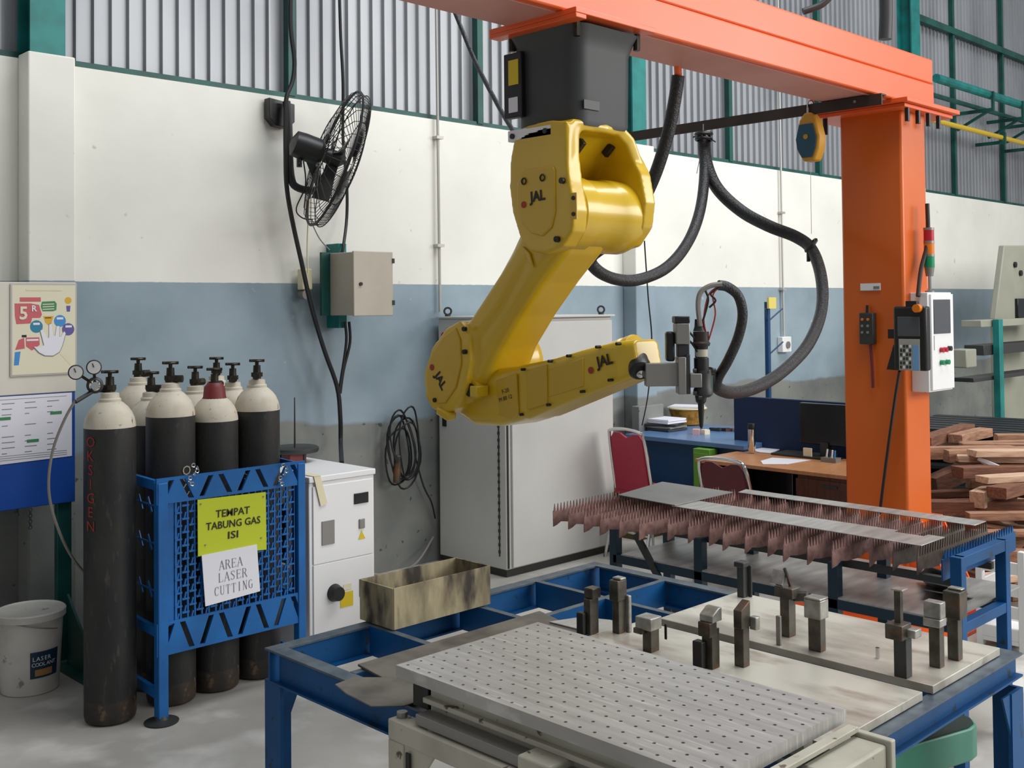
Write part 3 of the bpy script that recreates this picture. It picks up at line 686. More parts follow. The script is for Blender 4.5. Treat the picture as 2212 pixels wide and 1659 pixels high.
MB().cyl((4.886, 5.62, 1.55), (4.86, 5.62, 1.55), .022).build('stop_button', 'red', cb, label='red mushroom button')
MB().cyl((4.886, 5.53, 1.60), (4.868, 5.53, 1.60), .016).build('switch_knob', 'black', cb)

# ============================================================ WHITE LASER UNIT
lu = thing('laser_power_unit', 'white waist-high laser unit behind the blue gas rack', 'machine', (3.28, 4.98, 0))
x0, x1, y0, y1, zt = 3.10, 3.505, 4.62, 5.40, .90
MB().box(x0, y0, .03, x1, y1, zt-.03).build('body', 'white', lu, .005)
MB().box(x0-.005, y0-.01, zt-.03, x1+.005, y1+.01, zt).build('top_cover', 'white', lu, .004)
MB().box(x0+.02, y0-.008, .46, x1-.012, y0, .85).build('upper_door', 'white', lu, .002)
MB().box(x0+.02, y0-.008, .06, x1-.012, y0, .455).build('lower_door', 'white', lu, .002)
MB().box(x0+.27, y0-.014, .73, x0+.36, y0-.008, .785).build('display', 'screen', lu, .002)
MB().box(x0+.07, y0-.013, .55, x0+.145, y0-.008, .67).build('window', 'greyp', lu)
MB().box(x0+.30, y0-.016, .60, x0+.335, y0-.008, .65).build('key_switch', 'greyp', lu, .003)
poly([(0, 0), (.045, 0), (.022, .045)], (x0+.295, y0-.009, .545), X, Z, 0, 'labelyellow', 'warning_triangle', lu)
MB().cyl((x0+.145, y0-.008, .30), (x0+.145, y0-.05, .30), .045, .035, 24).build('rotary_handle', 'black', lu)
poly(rect(0, 0, .08, .075), (x0+.18, y0-.009, .215), X, Z, 0, 'labelyellow', 'warning_label', lu)
poly(rect(0, 0, .05, .03), (x0+.20, y0-.009, .30), X, Z, 0, 'skin', 'inspection_tag', lu)
q = MB(); q.box(x0+.30, y0-.011, .25, x0+.306, y0-.008, .34); q.box(x0+.306, y0-.011, .328, x0+.33, y0-.008, .334); q.box(x0+.306, y0-.011, .29, x0+.325, y0-.008, .296); q.build('label_print', 'inkgrey', lu)
MB().box(x0-.006, y0+.20, .44, x0, y0+.6, .74).build('side_vent', 'black', lu)
MB().box(x0-.03, y0+.18, .42, x0, y0+.62, .44).build('side_ledge', 'white', lu)
q = MB(); q.tube([(x0+.02, y0+.06, zt+.006), (x0+.03, y0-.012, zt+.005), (x0+.06, y0-.016, .76)], .003, 4); 
q = MB(); q.prism([(x0+.02, y0-.016, zt+.002), (x0+.06, y0-.016, zt+.002), (x0+.10, y0-.016, .76), (x0+.06, y0-.016, .75)], (0, .003, 0)); q.prism([(x0+.02, y0-.016, zt+.001), (x0+.06, y0-.016, zt+.001), (x0+.07, y0+.10, zt+.001), (x0+.02, y0+.10, zt+.001)], (0, 0, .003))
q.build('masking_tape', 'skin', lu)
# round stand with rod behind it
t = thing('round_stand', 'dark round turntable with antenna rod beside the white laser unit', 'stand', (3.15, 5.2, .9))
ctr = Vector((3.36, 5.14, .955))
q = MB(); q.lathe([(.125, 0), (.13, .008), (.13, .024), (.12, .03)], ctr, Z, 40); q.build('disc', 'mdark', t)
for a in range(3): MB().cyl(ctr+Vector((math.cos(a*2.1+.6)*.08, math.sin(a*2.1+.6)*.08, -.055)), ctr+Vector((math.cos(a*2.1+.6)*.08, math.sin(a*2.1+.6)*.08, 0)), .008).build('leg', 'mdark', t)
rp = at(637, 985, y=5.1)
MB().box(rp.x-.06, 5.06, rp.z-.04, rp.x+.05, 5.14, rp.z+.02).build('rod_base', 'darkred', t, .006)
MB().cyl(rp+Z*.02, rp+Z*.32, .006, .003, 8).build('rod', 'mdark', t)

# ============================================================ GAS CYLINDERS
def cylinder(cx, cy, H, label, cap='white', mark=None, valve_rot=0, shoulder=.19, hi=True):
    t = thing('gas_cylinder', label, 'gas cylinder', (cx, cy, 0), 0, 'gas cylinders')
    r = .107; zs = H-.27+.19-shoulder+.0
    body = [(.09, 0), (r, .012), (r, .09)]
    q = MB(); q.lathe([(.09, 0), (r-.004, .01), (r, .03), (r, .10)], (cx, cy, 0), Z, 40); q.build('foot_ring', 'cylrust', t)
    q = MB(); q.lathe([(r, .10), (r, H-.115)], (cx, cy, 0), Z, 40, False); q.build('body', 'cylblack', t)
    q = MB(); q.lathe([(r, H-.115), (r*.99, H-.10), (r*.94, H-.075), (r*.84, H-.05), (r*.70, H-.03), (r*.52, H-.012), (.045, H-.005)], (cx, cy, 0), Z, 40); q.build('shoulder', 'cylwhite', t)
    q = MB(); q.lathe([(.045, H-.03), (.047, H-.015), (.047, H+.005), (.04, H+.01), (.038, H+.03), (.02, H+.035)], (cx, cy, 0), Z, 24); q.build('neck_collar', 'darkred' if cap == 'red' else 'cylwhite', t)
    if cap == 'red':
        q = MB(); q.lathe([(.062, H-.022), (.052, H-.005), (.047, H+.04), (.03, H+.06)], (cx, cy, 0), Z, 24); q.build('neck_paint', 'darkred', t)
    v = MB(); v.cyl((cx, cy, H+.02), (cx, cy, H+.10), .021, .017, 12); v.cyl((cx, cy, H+.045), (cx, cy, H+.065), .028, n=8)
    a = valve_rot; d = Vector((math.cos(a), math.sin(a), 0))
    v.cyl(Vector((cx, cy, H+.05))-d*.02, Vector((cx, cy, H+.05))+d*.055, .017, n=10); v.build('valve', 'brass', t)
    h = MB(); h.cyl((cx, cy, H+.10), (cx, cy, H+.125), .009, n=8)
    e = Vector((.71, -.70, 0)); h.cyl(Vector((cx, cy, H+.122))-e*.036, Vector((cx, cy, H+.122))+e*.036, .007, n=8)
    h.torus((cx, cy, H+.122), Z, .026, .006, 16, 6); h.build('handwheel', 'brass', t)
    return t
cyl0 = cylinder(2.053, 4.568, 1.36, 'black gas cylinder with white top, nearest the camera, carrying the regulator', valve_rot=2.4)
cylinder(2.342, 4.586, 1.385, 'black gas cylinder inside the rack, nearest the left post, with faded letters', valve_rot=-.8)
cylinder(2.569, 4.60, 1.345, 'black gas cylinder with dark red neck, inside the rack behind the signs', 'red', valve_rot=.5)
cylinder(2.800, 4.609, 1.375, 'black gas cylinder at the right end of the rack, marked O', valve_rot=-2.2)
cylinder(2.435, 5.10, 1.385, 'gas cylinder in the back row, peeking out right of the front cylinder', valve_rot=-.4)
cylinder(2.37, 4.83, 1.33, 'gas cylinder in the back row, leftmost behind the rack', valve_rot=-1)
cylinder(2.60, 4.84, 1.345, 'gas cylinder in the back row, midway along the rack', valve_rot=.3)
cylinder(2.86, 5.10, 1.37, 'gas cylinder in the back row with a white cap, behind the red-necked one', valve_rot=-2)
cylinder(2.815, 4.86, 1.35, 'gas cylinder in the back row, rightmost behind the rack', valve_rot=-2)
# painted lettering on the cylinders (curved around the body)
def cyltext(t, cx, cy, s, az, z, size, mt, name='lettering', vert=True):
    # az: direction of the outward normal
    r = .1078; k = 0
    for i, ch in enumerate(s):
        a = az
        nrm = Vector((math.cos(a), math.sin(a), 0)); tg = Vector((-math.sin(a), math.cos(a), 0))
        if vert: text(ch, size, Vector((cx, cy, z-i*size*.95))+nrm*r, tg, Z, mt, name, t)
V0 = math.atan2(-4.57, -2.05)
tx = [o for o in C.objects if o.name.startswith('gas_cylinder')]
cyltext(tx[0], 2.053, 4.568, 'OKSIGEN', V0-.78, 1.19, .062, 'redtext')
cyltext(tx[1], 2.342, 4.586, 'OXY', V0+.62, 1.03, .06, 'palepaint')
cyltext(tx[3], 2.80, 4.609, 'OX', V0-.55, .98, .055, 'palepaint')

# regulator on first cylinder
t = thing('gas_regulator', 'twin-gauge regulator screwed to the valve of the nearest cylinder', 'regulator', (2.0, 4.55, 1.40))
rc = at(205, 832, y=4.48)
vp = Vector((2.053, 4.568, 1.405))
MB().cyl(vp+Vector((-.045, .01, 0)), rc, .009, n=10).build('inlet_pipe', 'brass', t)
va = (EYE-rc); va.z = 0; va.normalize()
MB().lathe([(.030, -.03), (.034, -.02), (.034, .015), (.026, .022)], rc, va, 28).build('body', 'mdark', t)
MB().lathe([(.024, .02), (.022, .035), (.016, .045)], rc, va, 24).build('bonnet', 'chrome', t)
for (px, py) in ((164, 804), (203, 793)):
    gc = at(px, py, y=4.47)
    MB().tube([gc, rc], .006, 6).build('stem', 'brass', t)
    gp = MB(); gp.lathe([(.029, -.012), (.031, 0), (.031, .014), (.027, .016)], gc, va, 28); g_ = gp.build('gauge', 'mdark', t)
    MB().lathe([(.026, .0165), (.026, .018)], gc, va, 28).build('dial', 'gauge', g_)
    n_ = MB(); s_ = va.cross(Z); n_.tube([gc+va*.019, gc+va*.019+s_*.006+Z*.017], .002, 4); n_.build('needle', 'ink', g_)
MB().cyl(rc-Z*.02, at(163, 868, y=4.46), .009, n=10).build('hose_tail', 'black', t)
q = MB(); q.tube([at(165, 862, y=4.46), at(140, 905, y=4.5), at(115, 970, y=4.55), at(105, 1040, y=4.6), at(112, 1100, y=4.65), at(135, 1165, y=4.7), at(160, 1210, y=4.75), at(185, 1240, y=4.78)], .006, 8, 5)
tag(q.build('gas_hose', 'greycable'), 'thin grey gas hose hanging from the regulator down behind the cylinder', 'hose')

# ============================================================ BLUE RACK
rk = thing('cylinder_rack', 'blue steel rack with zigzag cut panels around the gas cylinders', 'rack', (2.5, 4.4, 0))
RY = 4.37
MB().box(2.165, RY-.02, .02, 2.21, RY+.025, 1.01).build('post', 'rackblue', rk, .003)
MB().box(2.86, RY-.02, .02, 2.90, RY+.025, 1.02).build('post', 'rackblue', rk, .003)
for y in (5.2,):
    for x in (2.22, 2.97): MB().box(x, y, .0, x+.04, y+.04, 1.01).build('post', 'rackblue', rk, .003)
for x in (2.187, 2.88): MB().lathe([(.07, 0), (.072, .006), (.03, .014), (.02, .03)], (x, RY, 0), Z, 24).build('foot', 'mdark', rk)
def zig(z0, z1, x0, x1, y, n_, name):
    q = MB(); T = (x1-x0)/n_; wv = T*.2; a0, a1 = z0+.012, z1-.012
    q.box(x0, y, z0, x1, y+.012, a0); q.box(x0, y, a1, x1, y+.012, z1)
    for k in range(n_+1):
        c = x0+k*T
        l, r_ = max(x0, c-T/2+wv), min(x1, c+T/2-wv)
        q.prism([(l, y, a1), (r_, y, a1), (min(c+.012, x1), y, a0), (max(c-.012, x0), y, a0)], (0, .012, 0))
        if k < n_:
            m_ = c+T/2; q.prism([(c+wv, y, a0), (c+T-wv, y, a0), (m_+.012, y, a1), (m_-.012, y, a1)], (0, .012, 0))
    return q.build(name, 'rackblue', rk, smooth=False)
zig(.92, 1.03, 2.16, 2.90, RY-.015, 4, 'zigzag_panel')
zig(.28, .42, 2.16, 2.90, RY-.015, 4, 'zigzag_panel')
# grille of interlocking bars
q = MB()
gx0, gx1, gz0, gz1 = 2.245, 2.845, .415, .93
q.box(gx0, RY-.01, gz0, gx0+.010, RY, gz1); q.box(gx1-.01, RY-.01, gz0, gx1, RY, gz1)
nc = 18; cw = (gx1-gx0)/nc
for i in range(nc):
    x = gx0+cw*(i+.5)
    nz = 9; ch = (gz1-gz0)/nz; off = (i % 2)*ch/2
    q.box(x-.0035+cw*.3, RY-.01, gz0, x+.0035+cw*.3, RY, gz1)
    for j in range(nz+1):
        z = gz0+j*ch+off
        if z < gz1: q.box(x-cw*.5, RY-.011, z-.004, x+cw*.5, RY-.001, z+.004)
        if z+ch*.5 < gz1: q.prism([(x-cw*.25, RY-.01, z+.004), (x-cw*.05, RY-.01, z+.004), (x+cw*.15, RY-.01, z+ch*.5), (x-cw*.05, RY-.01, z+ch*.5)], (0, .008, 0))
q.build('grille', 'rackblue', rk)
MB().box(2.20, RY-.005, .40, 2.245, RY+.003, .93).build('side_strip', 'rackblue', rk)
for z in (.10, .36, .98):
    MB().bar((2.175, RY+.02, z+.02), (2.23, 5.22, z+.02), .02, .04).build('side_rail', 'rackblue', rk)
    MB().bar((2.885, RY+.02, z+.02), (2.985, 5.2, z+.02), .01, .04).build('side_rail', 'rackblue', rk)
MB().box(2.22, 5.20, .95, 2.98, 5.22, .99).build('rear_rail', 'rackblue', rk)
for z in (.52, .72, .88):
    q = MB(); q.bar((2.175, RY+.03, z+.03), (2.20, RY+.62, z+.03), .004, .006)
    for k in range(6): q.bar((2.175+.004*k, RY+.06+k*.095, z), (2.177+.004*k, RY+.10+k*.095, z+.06), .004, .012)
    q.build('side_slats', 'rackblue', rk)
# chain loops on the rack
for px in (418, 612):
    ch = thing('lashing_chain', 'short chain hung over the top of the blue rack near the %s' % ('first rack cylinder' if px < 500 else 'right post'), 'chain', tuple(at(px, 1010, y=RY-.03)))
    p0 = at(px, 1005, y=RY-.03); p1 = at(px, 1045, y=RY-.03)
    for i in range(7):
        p = p0.lerp(p1, i/6)+Vector((.02*math.sin(i), 0, 0)); MB().torus(p, (1, 0, 0) if i % 2 else (0, 1, 0), .008, .0025, 12, 5).build('link', 'chrome', ch)
# signs
sg = thing('gas_sign', 'lime yellow sign reading TEMPAT TABUNG GAS ISI on the blue rack', 'sign', (2.53, RY-.03, .8))
P4 = [at(427, 1080, y=RY-.025), at(574, 1063, y=RY-.025), at(576, 1187, y=RY-.025), at(428, 1202, y=RY-.025)]
def quadsign(par, P4, mt, nm='panel'):
    q = MB(); q.prism(P4, (0, .004, 0)); q.build(nm, mt, par, smooth=False)
    u = (P4[1]-P4[0]); v = (P4[0]-P4[3]); c_ = sum(P4, Vector())/4
    return c_, u, v
c_, u, v = quadsign(sg, P4, 'signyellow')
un = u.normalized(); vn = Vector((0, -1, 0)).cross(un).normalized(); vn = vn if vn.z > 0 else -vn
W_ = u.length; H_ = v.length
o2 = lambda a, b: c_+u*a+v*b+Vector((0, -.001, 0))
text('TEMPAT', .046, o2(.0, .10+.12), un, vn, 'ink', 'lettering', sg, bold=.0006, width=W_*.50)
text('TABUNG GAS', .046, o2(.01, .015), un, vn, 'ink', 'lettering', sg, bold=.0006, width=W_*.80)
text('ISI', .045, o2(.0, -.19), un, vn, 'ink', 'lettering', sg, bold=.0006, width=W_*.15)
for a, b in ((-.46, .44), (.46, .44), (-.40, -.30), (.42, -.32)): MB().cyl(o2(a, b), o2(a, b)-Y*.002, .004, n=8).build('rivet', 'greyp', sg)
sp = thing('area_sign', 'white paper sign reading AREA LASER CUTTING under the yellow sign', 'sign', (2.5, RY-.035, .55))
P4 = [at(436, 1200, y=RY-.031), at(555, 1176, y=RY-.031), at(562, 1277, y=RY-.031), at(444, 1310, y=RY-.031)]
c_, u, v = quadsign(sp, P4, 'paper')
# serif glyphs from strokes
G = {'A': [((.08, 0), (.5, 1), .07), ((.5, 1), (.92, 0), .15), ((.25, .36), (.75, .36), .05)],
     'R': [((.18, 0), (.18, 1), .15), ((.18, .97), (.6, .97), .05), ((.6, .97), (.78, .75), .12), ((.78, .75), (.6, .52), .12), ((.18, .52), (.6, .52), .05), ((.5, .52), (.92, 0), .14)],
     'E': [((.2, 0), (.2, 1), .15), ((.1, .97), (.85, .97), .06), ((.2, .52), (.65, .52), .06), ((.1, .03), (.88, .03), .06), ((.86, .97), (.86, .8), .05), ((.88, .03), (.88, .22), .05), ((.65, .62), (.65, .42), .05)],
     'L': [((.22, 0), (.22, 1), .15), ((.08, .03), (.85, .03), .06), ((.86, .03), (.86, .25), .05)],
     'S': [((.82, .82), (.6, .97), .06), ((.6, .97), (.3, .95), .07), ((.3, .95), (.17, .75), .12), ((.17, .75), (.75, .38), .15), ((.75, .38), (.72, .1), .12), ((.72, .1), (.4, .02), .07), ((.4, .02), (.15, .18), .06), ((.15, .25), (.15, 0), .04), ((.82, .75), (.82, 1), .04)],
     'C': [((.85, .8), (.6, .98), .06), ((.6, .98), (.3, .9), .07), ((.3, .9), (.15, .5), .15), ((.15, .5), (.3, .1), .14), ((.3, .1), (.6, .02), .07), ((.6, .02), (.88, .2), .06), ((.86, 1), (.86, .7), .04)],
     'U': [((.2, 1), (.2, .25), .14), ((.2, .25), (.35, .04), .11), ((.35, .04), (.65, .04), .07), ((.65, .04), (.8, .25), .07), ((.8, .25), (.8, 1), .06)],
     'T': [((.5, 0), (.5, 1), .15), ((.1, .97), (.9, .97), .06), ((.11, .97), (.11, .78), .05), ((.89, .97), (.89, .78), .05)],
     'I': [((.5, 0), (.5, 1), .16)],
     'N': [((.2, 0), (.2, 1), .06), ((.2, 1), (.82, 0), .15), ((.82, 0), (.82, 1), .06)],
     'G': [((.85, .8), (.6, .98), .06), ((.6, .98), (.3, .9), .07), ((.3, .9), (.15, .5), .15), ((.15, .5), (.3, .1), .14), ((.3, .1), (.6, .02), .07), ((.6, .02), (.82, .1), .07), ((.82, .05), (.82, .45), .13)]}
SER = {'A': [(.08, 0), (.92, 0)], 'R': [(.18, 0), (.18, 1), (.9, 0)], 'L': [(.22, 1)], 'U': [(.2, 1), (.8, 1)], 'T': [(.5, 0)], 'I': [(.5, 0), (.5, 1)], 'N': [(.2, 0), (.2, 1), (.82, 1)], 'G': [(.82, .45)]}
def serif(s, o, u, v, w_, h, mt, parent):
    q = MB(); nch = len(s); cw = w_/nch; u = u.normalized(); v = v.normalized(); nrm = u.cross(v)
    def pt(i, a, b): return o+u*(-w_/2+cw*(i+.06+a*.88))+v*((b-.5)*h)+nrm*.001
    for i, ch in enumerate(s):
        segs = list(G[ch])+[((x-.14, y), (x+.14, y), .05) for x, y in SER.get(ch, [])]
        for a, b, t_ in segs:
            A = pt(i, *a); B = pt(i, *b); d = (B-A).normalized(); sd = nrm.cross(d)*(t_*.5*max(cw*.9, h*.6))
            q.add([A-sd, B-sd, B+sd, A+sd], [(0, 1, 2, 3)])
    return q.build('lettering', mt, parent, smooth=False)
un = u.normalized(); vn = (Z-un*un.z).normalized()
serif('AREA', c_+v*.22+u*.0, un, vn, u.length*.44, .040, 'inkgrey', sp)
serif('LASER', c_+v*-.02+u*.02, un, vn, u.length*.54, .040, 'inkgrey', sp)
serif('CUTTING', c_+v*-.27+u*.02, un, vn, u.length*.72, .040, 'inkgrey', sp)

# ============================================================ BUCKET
bk_ = thing('plastic_bucket', 'dirty white plastic bucket with lid and navy label', 'bucket', (1.955, 5.20, 0))
bx, by = 1.955, 5.20
MB().lathe([(.12, 0), (.125, .005), (.143, .325), (.15, .327), (.15, .34)], (bx, by, 0), Z, 40).build('body', 'bucket', bk_)
MB().lathe([(.151, .33), (.156, .335), (.156, .362), (.150, .368), (.143, .362), (.12, .360), (.0, .360)], (bx, by, 0), Z, 40).build('lid', 'bucket', bk_)
va0 = math.atan2(-by, -bx)
def curved(az0, az1, z0, z1, mt, name, par, dr=.0015, slope=0):
    q = MB(); rs = []
    for i in range(13):
        a = az0+(az1-az0)*i/12
        rs.append([Vector((bx+math.cos(a)*((.125+.02*(z/.34))+dr), by+math.sin(a)*((.125+.02*(z/.34))+dr), z+slope*i/12)) for z in (z0, z1)])
    q.add([p for r_ in rs for p in r_], [(i*2, i*2+2, i*2+3, i*2+1) for i in range(12)])
    return q.build(name, mt, par)
lb = curved(va0+.0, va0+1.0, .08, .20, 'label_navy', 'label', bk_)
curved(va0+.15, va0+.75, .09, .12, 'tan', 'label_print', bk_, .003)
def ctext(s, az, z, size, mt):
    r = .125+.018*(z/.325)+.004; nrm = Vector((math.cos(az), math.sin(az), 0)); tg = Vector((-math.sin(az), math.cos(az), 0))
    text(s, size, Vector((bx, by, z))+nrm*r, tg, Z, mt, 'lettering', bk_)
for k, ch in enumerate('LASER'): ctext(ch, va0+.12+k*.125, .168, .027, 'paper')
for k, ch in enumerate('COOLANT'): ctext(ch, va0+.10+k*.118, .142, .024, 'paper')
MB().tube([Vector((bx+.153*math.cos(a), by+.153*math.sin(a), .31-.04*math.sin((a-va0-.3)))) for a in [va0-.9+i*.25 for i in range(8)]], .003, 5).build('handle', 'greyp', bk_)

# ============================================================ NOTICE BOARD
nb = thing('notice_board', 'blue and cream notice board on a green steel stand at left', 'notice board', (1.7, 5.33, 0))
BY = 5.33
MB().box(.9, BY+.005, .81, 2.222, BY+.03, 1.37).build('blue_panel', 'boardblue', nb, .003)
MB().box(.9, BY, 1.35, 2.225, BY+.03, 1.885).build('cream_panel', 'boardcream', nb, .003)
MB().box(2.145, BY+.03, .04, 2.215, BY+.07, 1.4).build('post', 'dkgreen', nb, .003)
MB().box(1.2, BY+.03, .04, 1.28, BY+.07, 1.4).build('post', 'dkgreen', nb, .003)
q = MB(); q.prism([(2.19, BY+.03, .02), (2.19, BY-.32, .02), (2.19, BY-.32, .05), (2.19, BY+.03, .36)], (.012, 0, 0)); q.box(2.145, BY-.34, 0, 2.235, BY+.1, .02); q.build('foot', 'dkgreen', nb)
cn = thing('hanging_chain', 'short chain dangling below the blue notice board', 'chain', (1.94, 5.3, .78))
for i in range(7): MB().torus((2.005, BY, .80-.014*i), (1, 0, 0) if i % 2 else (0, 1, 0), .008, .0025, 12, 5).build('link', 'mdark', cn)
# poster
ps = thing('safety_poster', 'cream poster with 5R lettering and an open hand', 'poster', (2.07, BY-.004, 1.44))
pu, pv = X, Z; po = Vector((1.918, BY-.0045, 1.445)); pw, ph = .300, .425
poly(rect(-.008, -.008, pw+.008, ph+.008), po, pu, pv, -.001, 'conduit', 'sleeve', ps, .002)
poly(rect(0, 0, pw, ph), po, pu, pv, .001, 'postercream', 'sheet', ps, .001)
def PP(px, py): return ((px-95)/540*pw, (868-py)/820*ph)
def ppoly(pts, mt, name='print', k=0): return poly([PP(a, b) for a, b in pts], po, pu, pv, .0022+k*.0006, mt, name, ps, .0004)
def pcirc(cx, cy, r, n=20): return [(cx+r*math.cos(2*math.pi*i/n), cy+r*1.08*math.sin(2*math.pi*i/n)) for i in range(n)]
ppoly([(158, 160), (335, 160), (335, 200), (158, 200)], 'pink'); ppoly([(115, 215), (250, 215), (320, 230), (345, 320), (330, 350), (262, 350), (250, 400), (130, 405), (118, 330)], 'pink')
tp = PP(188, 310); text('5', .085, po+pu*tp[0]+pv*tp[1]+Vector((0, -.0034, 0)), pu, pv, 'postercream', 'lettering', ps, bold=.002)
tp = PP(280, 265); text('R', .04, po+pu*tp[0]+pv*tp[1]+Vector((0, -.0034, 0)), pu, pv, 'paper', 'lettering', ps, bold=.001)
ppoly([(345, 200), (455, 195), (472, 220), (468, 280), (440, 290), (350, 290), (335, 245)], 'pgreen')
for yy in (222, 245, 268): ppoly([(350, yy), (450, yy-4), (450, yy+4), (350, yy+8)], 'postercream', k=1)
ppoly([(355, 335), (445, 335), (430, 390), (400, 420), (375, 395)], 'pyellow'); ppoly([(370, 347), (425, 347), (425, 355), (370, 355)], 'ink', k=1)
ppoly(pcirc(298, 430, 54), 'pteal'); ppoly(pcirc(500, 382, 52), 'pblue'); ppoly(pcirc(572, 462, 54), 'ppurple')
for a, b in ((270, 395), (472, 348), (548, 425)): ppoly([(a, b), (a+56, b), (a+56, b+20), (a, b+20)], 'paper', k=1)
ppoly([(208, 530), (322, 530), (326, 600), (260, 650), (210, 610)], 'pink'); ppoly([(215, 545), (315, 545), (315, 562), (215, 562)], 'paper', k=1)
ppoly([(120, 640), (150, 550), (195, 530), (200, 630)], 'pink'); ppoly([(118, 660), (165, 655), (150, 780), (110, 780)], 'pblue')
ppoly([(175, 505), (215, 505), (215, 527), (175, 527)], 'ink')
ppoly(pcirc(572, 190, 30), 'pyellow'); ppoly([(555, 240), (592, 240), (588, 295), (560, 295)], 'ppurple')
ppoly([(500, 690), (540, 690), (600, 770), (590, 800)], 'skin')
hand = [(275, 615), (330, 620), (362, 605), (330, 470), (352, 455), (390, 540), (405, 535), (405, 415), (428, 402), (442, 520), (458, 520), (470, 430), (495, 430), (492, 530), (508, 530), (535, 480), (548, 500), (520, 610), (495, 670), (440, 705), (370, 700), (320, 670)]
cxh = sum(p[0] for p in hand)/len(hand); cyh = sum(p[1] for p in hand)/len(hand)
ppoly([(cxh+(a-cxh)*1.05, cyh+(b-cyh)*1.04) for a, b in hand], 'inkgrey', k=2); ppoly(hand, 'paper', 'hand_print', k=3)
ppoly([(210, 82), (520, 84), (520, 100), (210, 98)], 'skin', k=1)
sn = thing('schedule_sheet', 'white printed notice sheet with green tabs on the blue board', 'notice', (1.9, BY-.002, 1.0))
so = Vector((1.50, BY+.0045, 1.0))
poly([(0, .02), (.705, .035), (.705, .345), (0, .345)], so, X, Z, .001, 'paper', 'sheet', sn)
random.seed(5)
q = MB()
for r_ in range(10):
    for cc in range(6):
        if r_ in (3, 5): continue
        xx = 1.56+cc*.105; zz = 1.31-r_*.026
        q.box(xx, BY+.0015, zz, xx+random.uniform(.02, .06), BY+.0028, zz+.003)
for zz in (1.045, 1.055, 1.065, 1.33): q.box(1.53, BY+.0015, zz, 2.18, BY+.0028, zz+.0015)
q.build('printed_lines', 'inkgrey', sn)
for xx, zz in ((2.10, 1.245), (1.86, 1.235), (1.99, 1.12)): MB().box(xx, BY+.0012, zz, xx+.055, BY+.0028, zz+.014).build('tab', 'pgreen', sn)

# ============================================================ BLUE WORK TABLE
TT = .72
bt = thing('work_table', 'big blue steel frame table under the clamps and plates', 'table', (2.55, 2.08, 0))
X0, X1, Y0, Y1 = 1.79, 3.31, 1.25, 2.91
def rail(x0, y0, x1, y1, name='rail', h=.095):
    wdt = .05
    if abs(x1-x0) > abs(y1-y0):
        q = MB(); q.box(x0, y0-wdt/2, TT-.008, x1, y0+wdt/2, TT-.002); q.build('rail_flange', 'blue_edge', bt)
        q = MB(); q.box(x0, y0-.005, TT-h, x1, y0+.005, TT-.008); q.box(x0, y0-wdt/2, TT-h-.006, x1, y0+wdt/2, TT-h)
    else:
        q = MB(); q.box(x0-wdt/2, y0, TT-.008, x0+wdt/2, y1, TT-.002); q.build('rail_flange', 'blue_edge', bt)
        q = MB(); q.box(x0-.005, y0, TT-h, x0+.005, y1, TT-.008); q.box(x0-wdt/2, y0, TT-h-.006, x0+wdt/2, y1, TT-h)
    q.build(name, 'blue', bt)
rail(X0, Y0+.025, X1, Y0+.025, h=.064); rail(X0, Y1-.025, X1, Y1-.025)
for x in (X0+.025, X1-.025): rail(x, Y0+.0505, x, Y1-.0505)
def crossrail(x0, y0, x1, y1):
    q = MB(); 
    if x0 == x1: q.box(x0-.012, y0, TT-.095, x0+.012, y1, TT-.003)
    else: q.box(x0, y0-.012, TT-.095, x1, y0+.012, TT-.003)
    q.build('cross_rail', 'blue', bt)
    q = MB()
    if x0 == x1: q.box(x0-.012, y0, TT-.003, x0+.012, y1, TT-.001)
    else: q.box(x0, y0-.012, TT-.003, x1, y0+.012, TT-.001)
    q.build('rail_edge', 'blue_edge', bt)
for x in (2.16, 2.55, 2.93): crossrail(x, Y0+.05, x, Y1-.05)
for a, b in ((X0+.05, 2.148), (2.172, 2.538), (2.562, 2.918), (2.942, X1-.05)): crossrail(a, 2.53, b, 2.53)
for x, y, dx, dy in ((X0, Y1, 1, -1), (X1, Y1, -1, -1), (X1, Y0, -1, 1), (X0, Y0, 1, 1)):
    q = MB(); q.box(x, y-.0, .011, x+dx*.085, y+dy*.012, TT-.1015); q.box(x, y+dy*.0121, .011, x+dx*.012, y+dy*.085, TT-.1015); q.box(x-dx*.002, y-dy*.002, 0, x+dx*.1, y+dy*.1, .0105)
    q.prism([(x+dx*.0851, y+dy*.004, TT-.1016), (x+dx*.14, y+dy*.004, TT-.1016), (x+dx*.0851, y+dy*.004, TT-.22)], (0, dy*.006, 0))
    q.build('leg', 'blue', bt)
# plates
def slab(pts, z0, z1, name, label, mt, cat='steel plate'):
    return tag(MB().prism([(a, b, z0) for a, b in pts], (0, 0, z1-z0)).build(name, mt, bevel=.0015), label, cat)
slab([(2.795, 1.285), (3.235, 1.285), (3.235, 2.185), (2.795, 2.185)], TT, .742, 'base_plate', 'thick pale steel plate with clamps, at the far right of the blue table', 'plate')
slab([(2.262, 1.285), (2.735, 1.285), (2.735, 2.21), (2.50, 2.225), (2.262, 2.20)], TT, .742, 'base_plate', 'pale stained steel plate with clamps, beside the perforated plate', 'plate')
slab([(2.0, 2.22), (2.52, 2.24), (2.60, 2.45), (2.63, 2.56), (1.88, 2.56), (1.86, 2.42), (1.95, 2.30)], TT, .727, 'scrap_sheet', 'thin grey sheet along the far edge of the perforated plate', 'scrap', 'sheet metal')
slab([(1.70, 2.26), (1.76, 2.20), (1.99, 2.205), (1.99, 2.30), (1.90, 2.36), (1.80, 2.47), (1.73, 2.46), (1.71, 2.38)], .7275, .731, 'scrap_sheet', 'torn thin sheet overhanging the near left rail of the blue table', 'scrap', 'sheet metal')
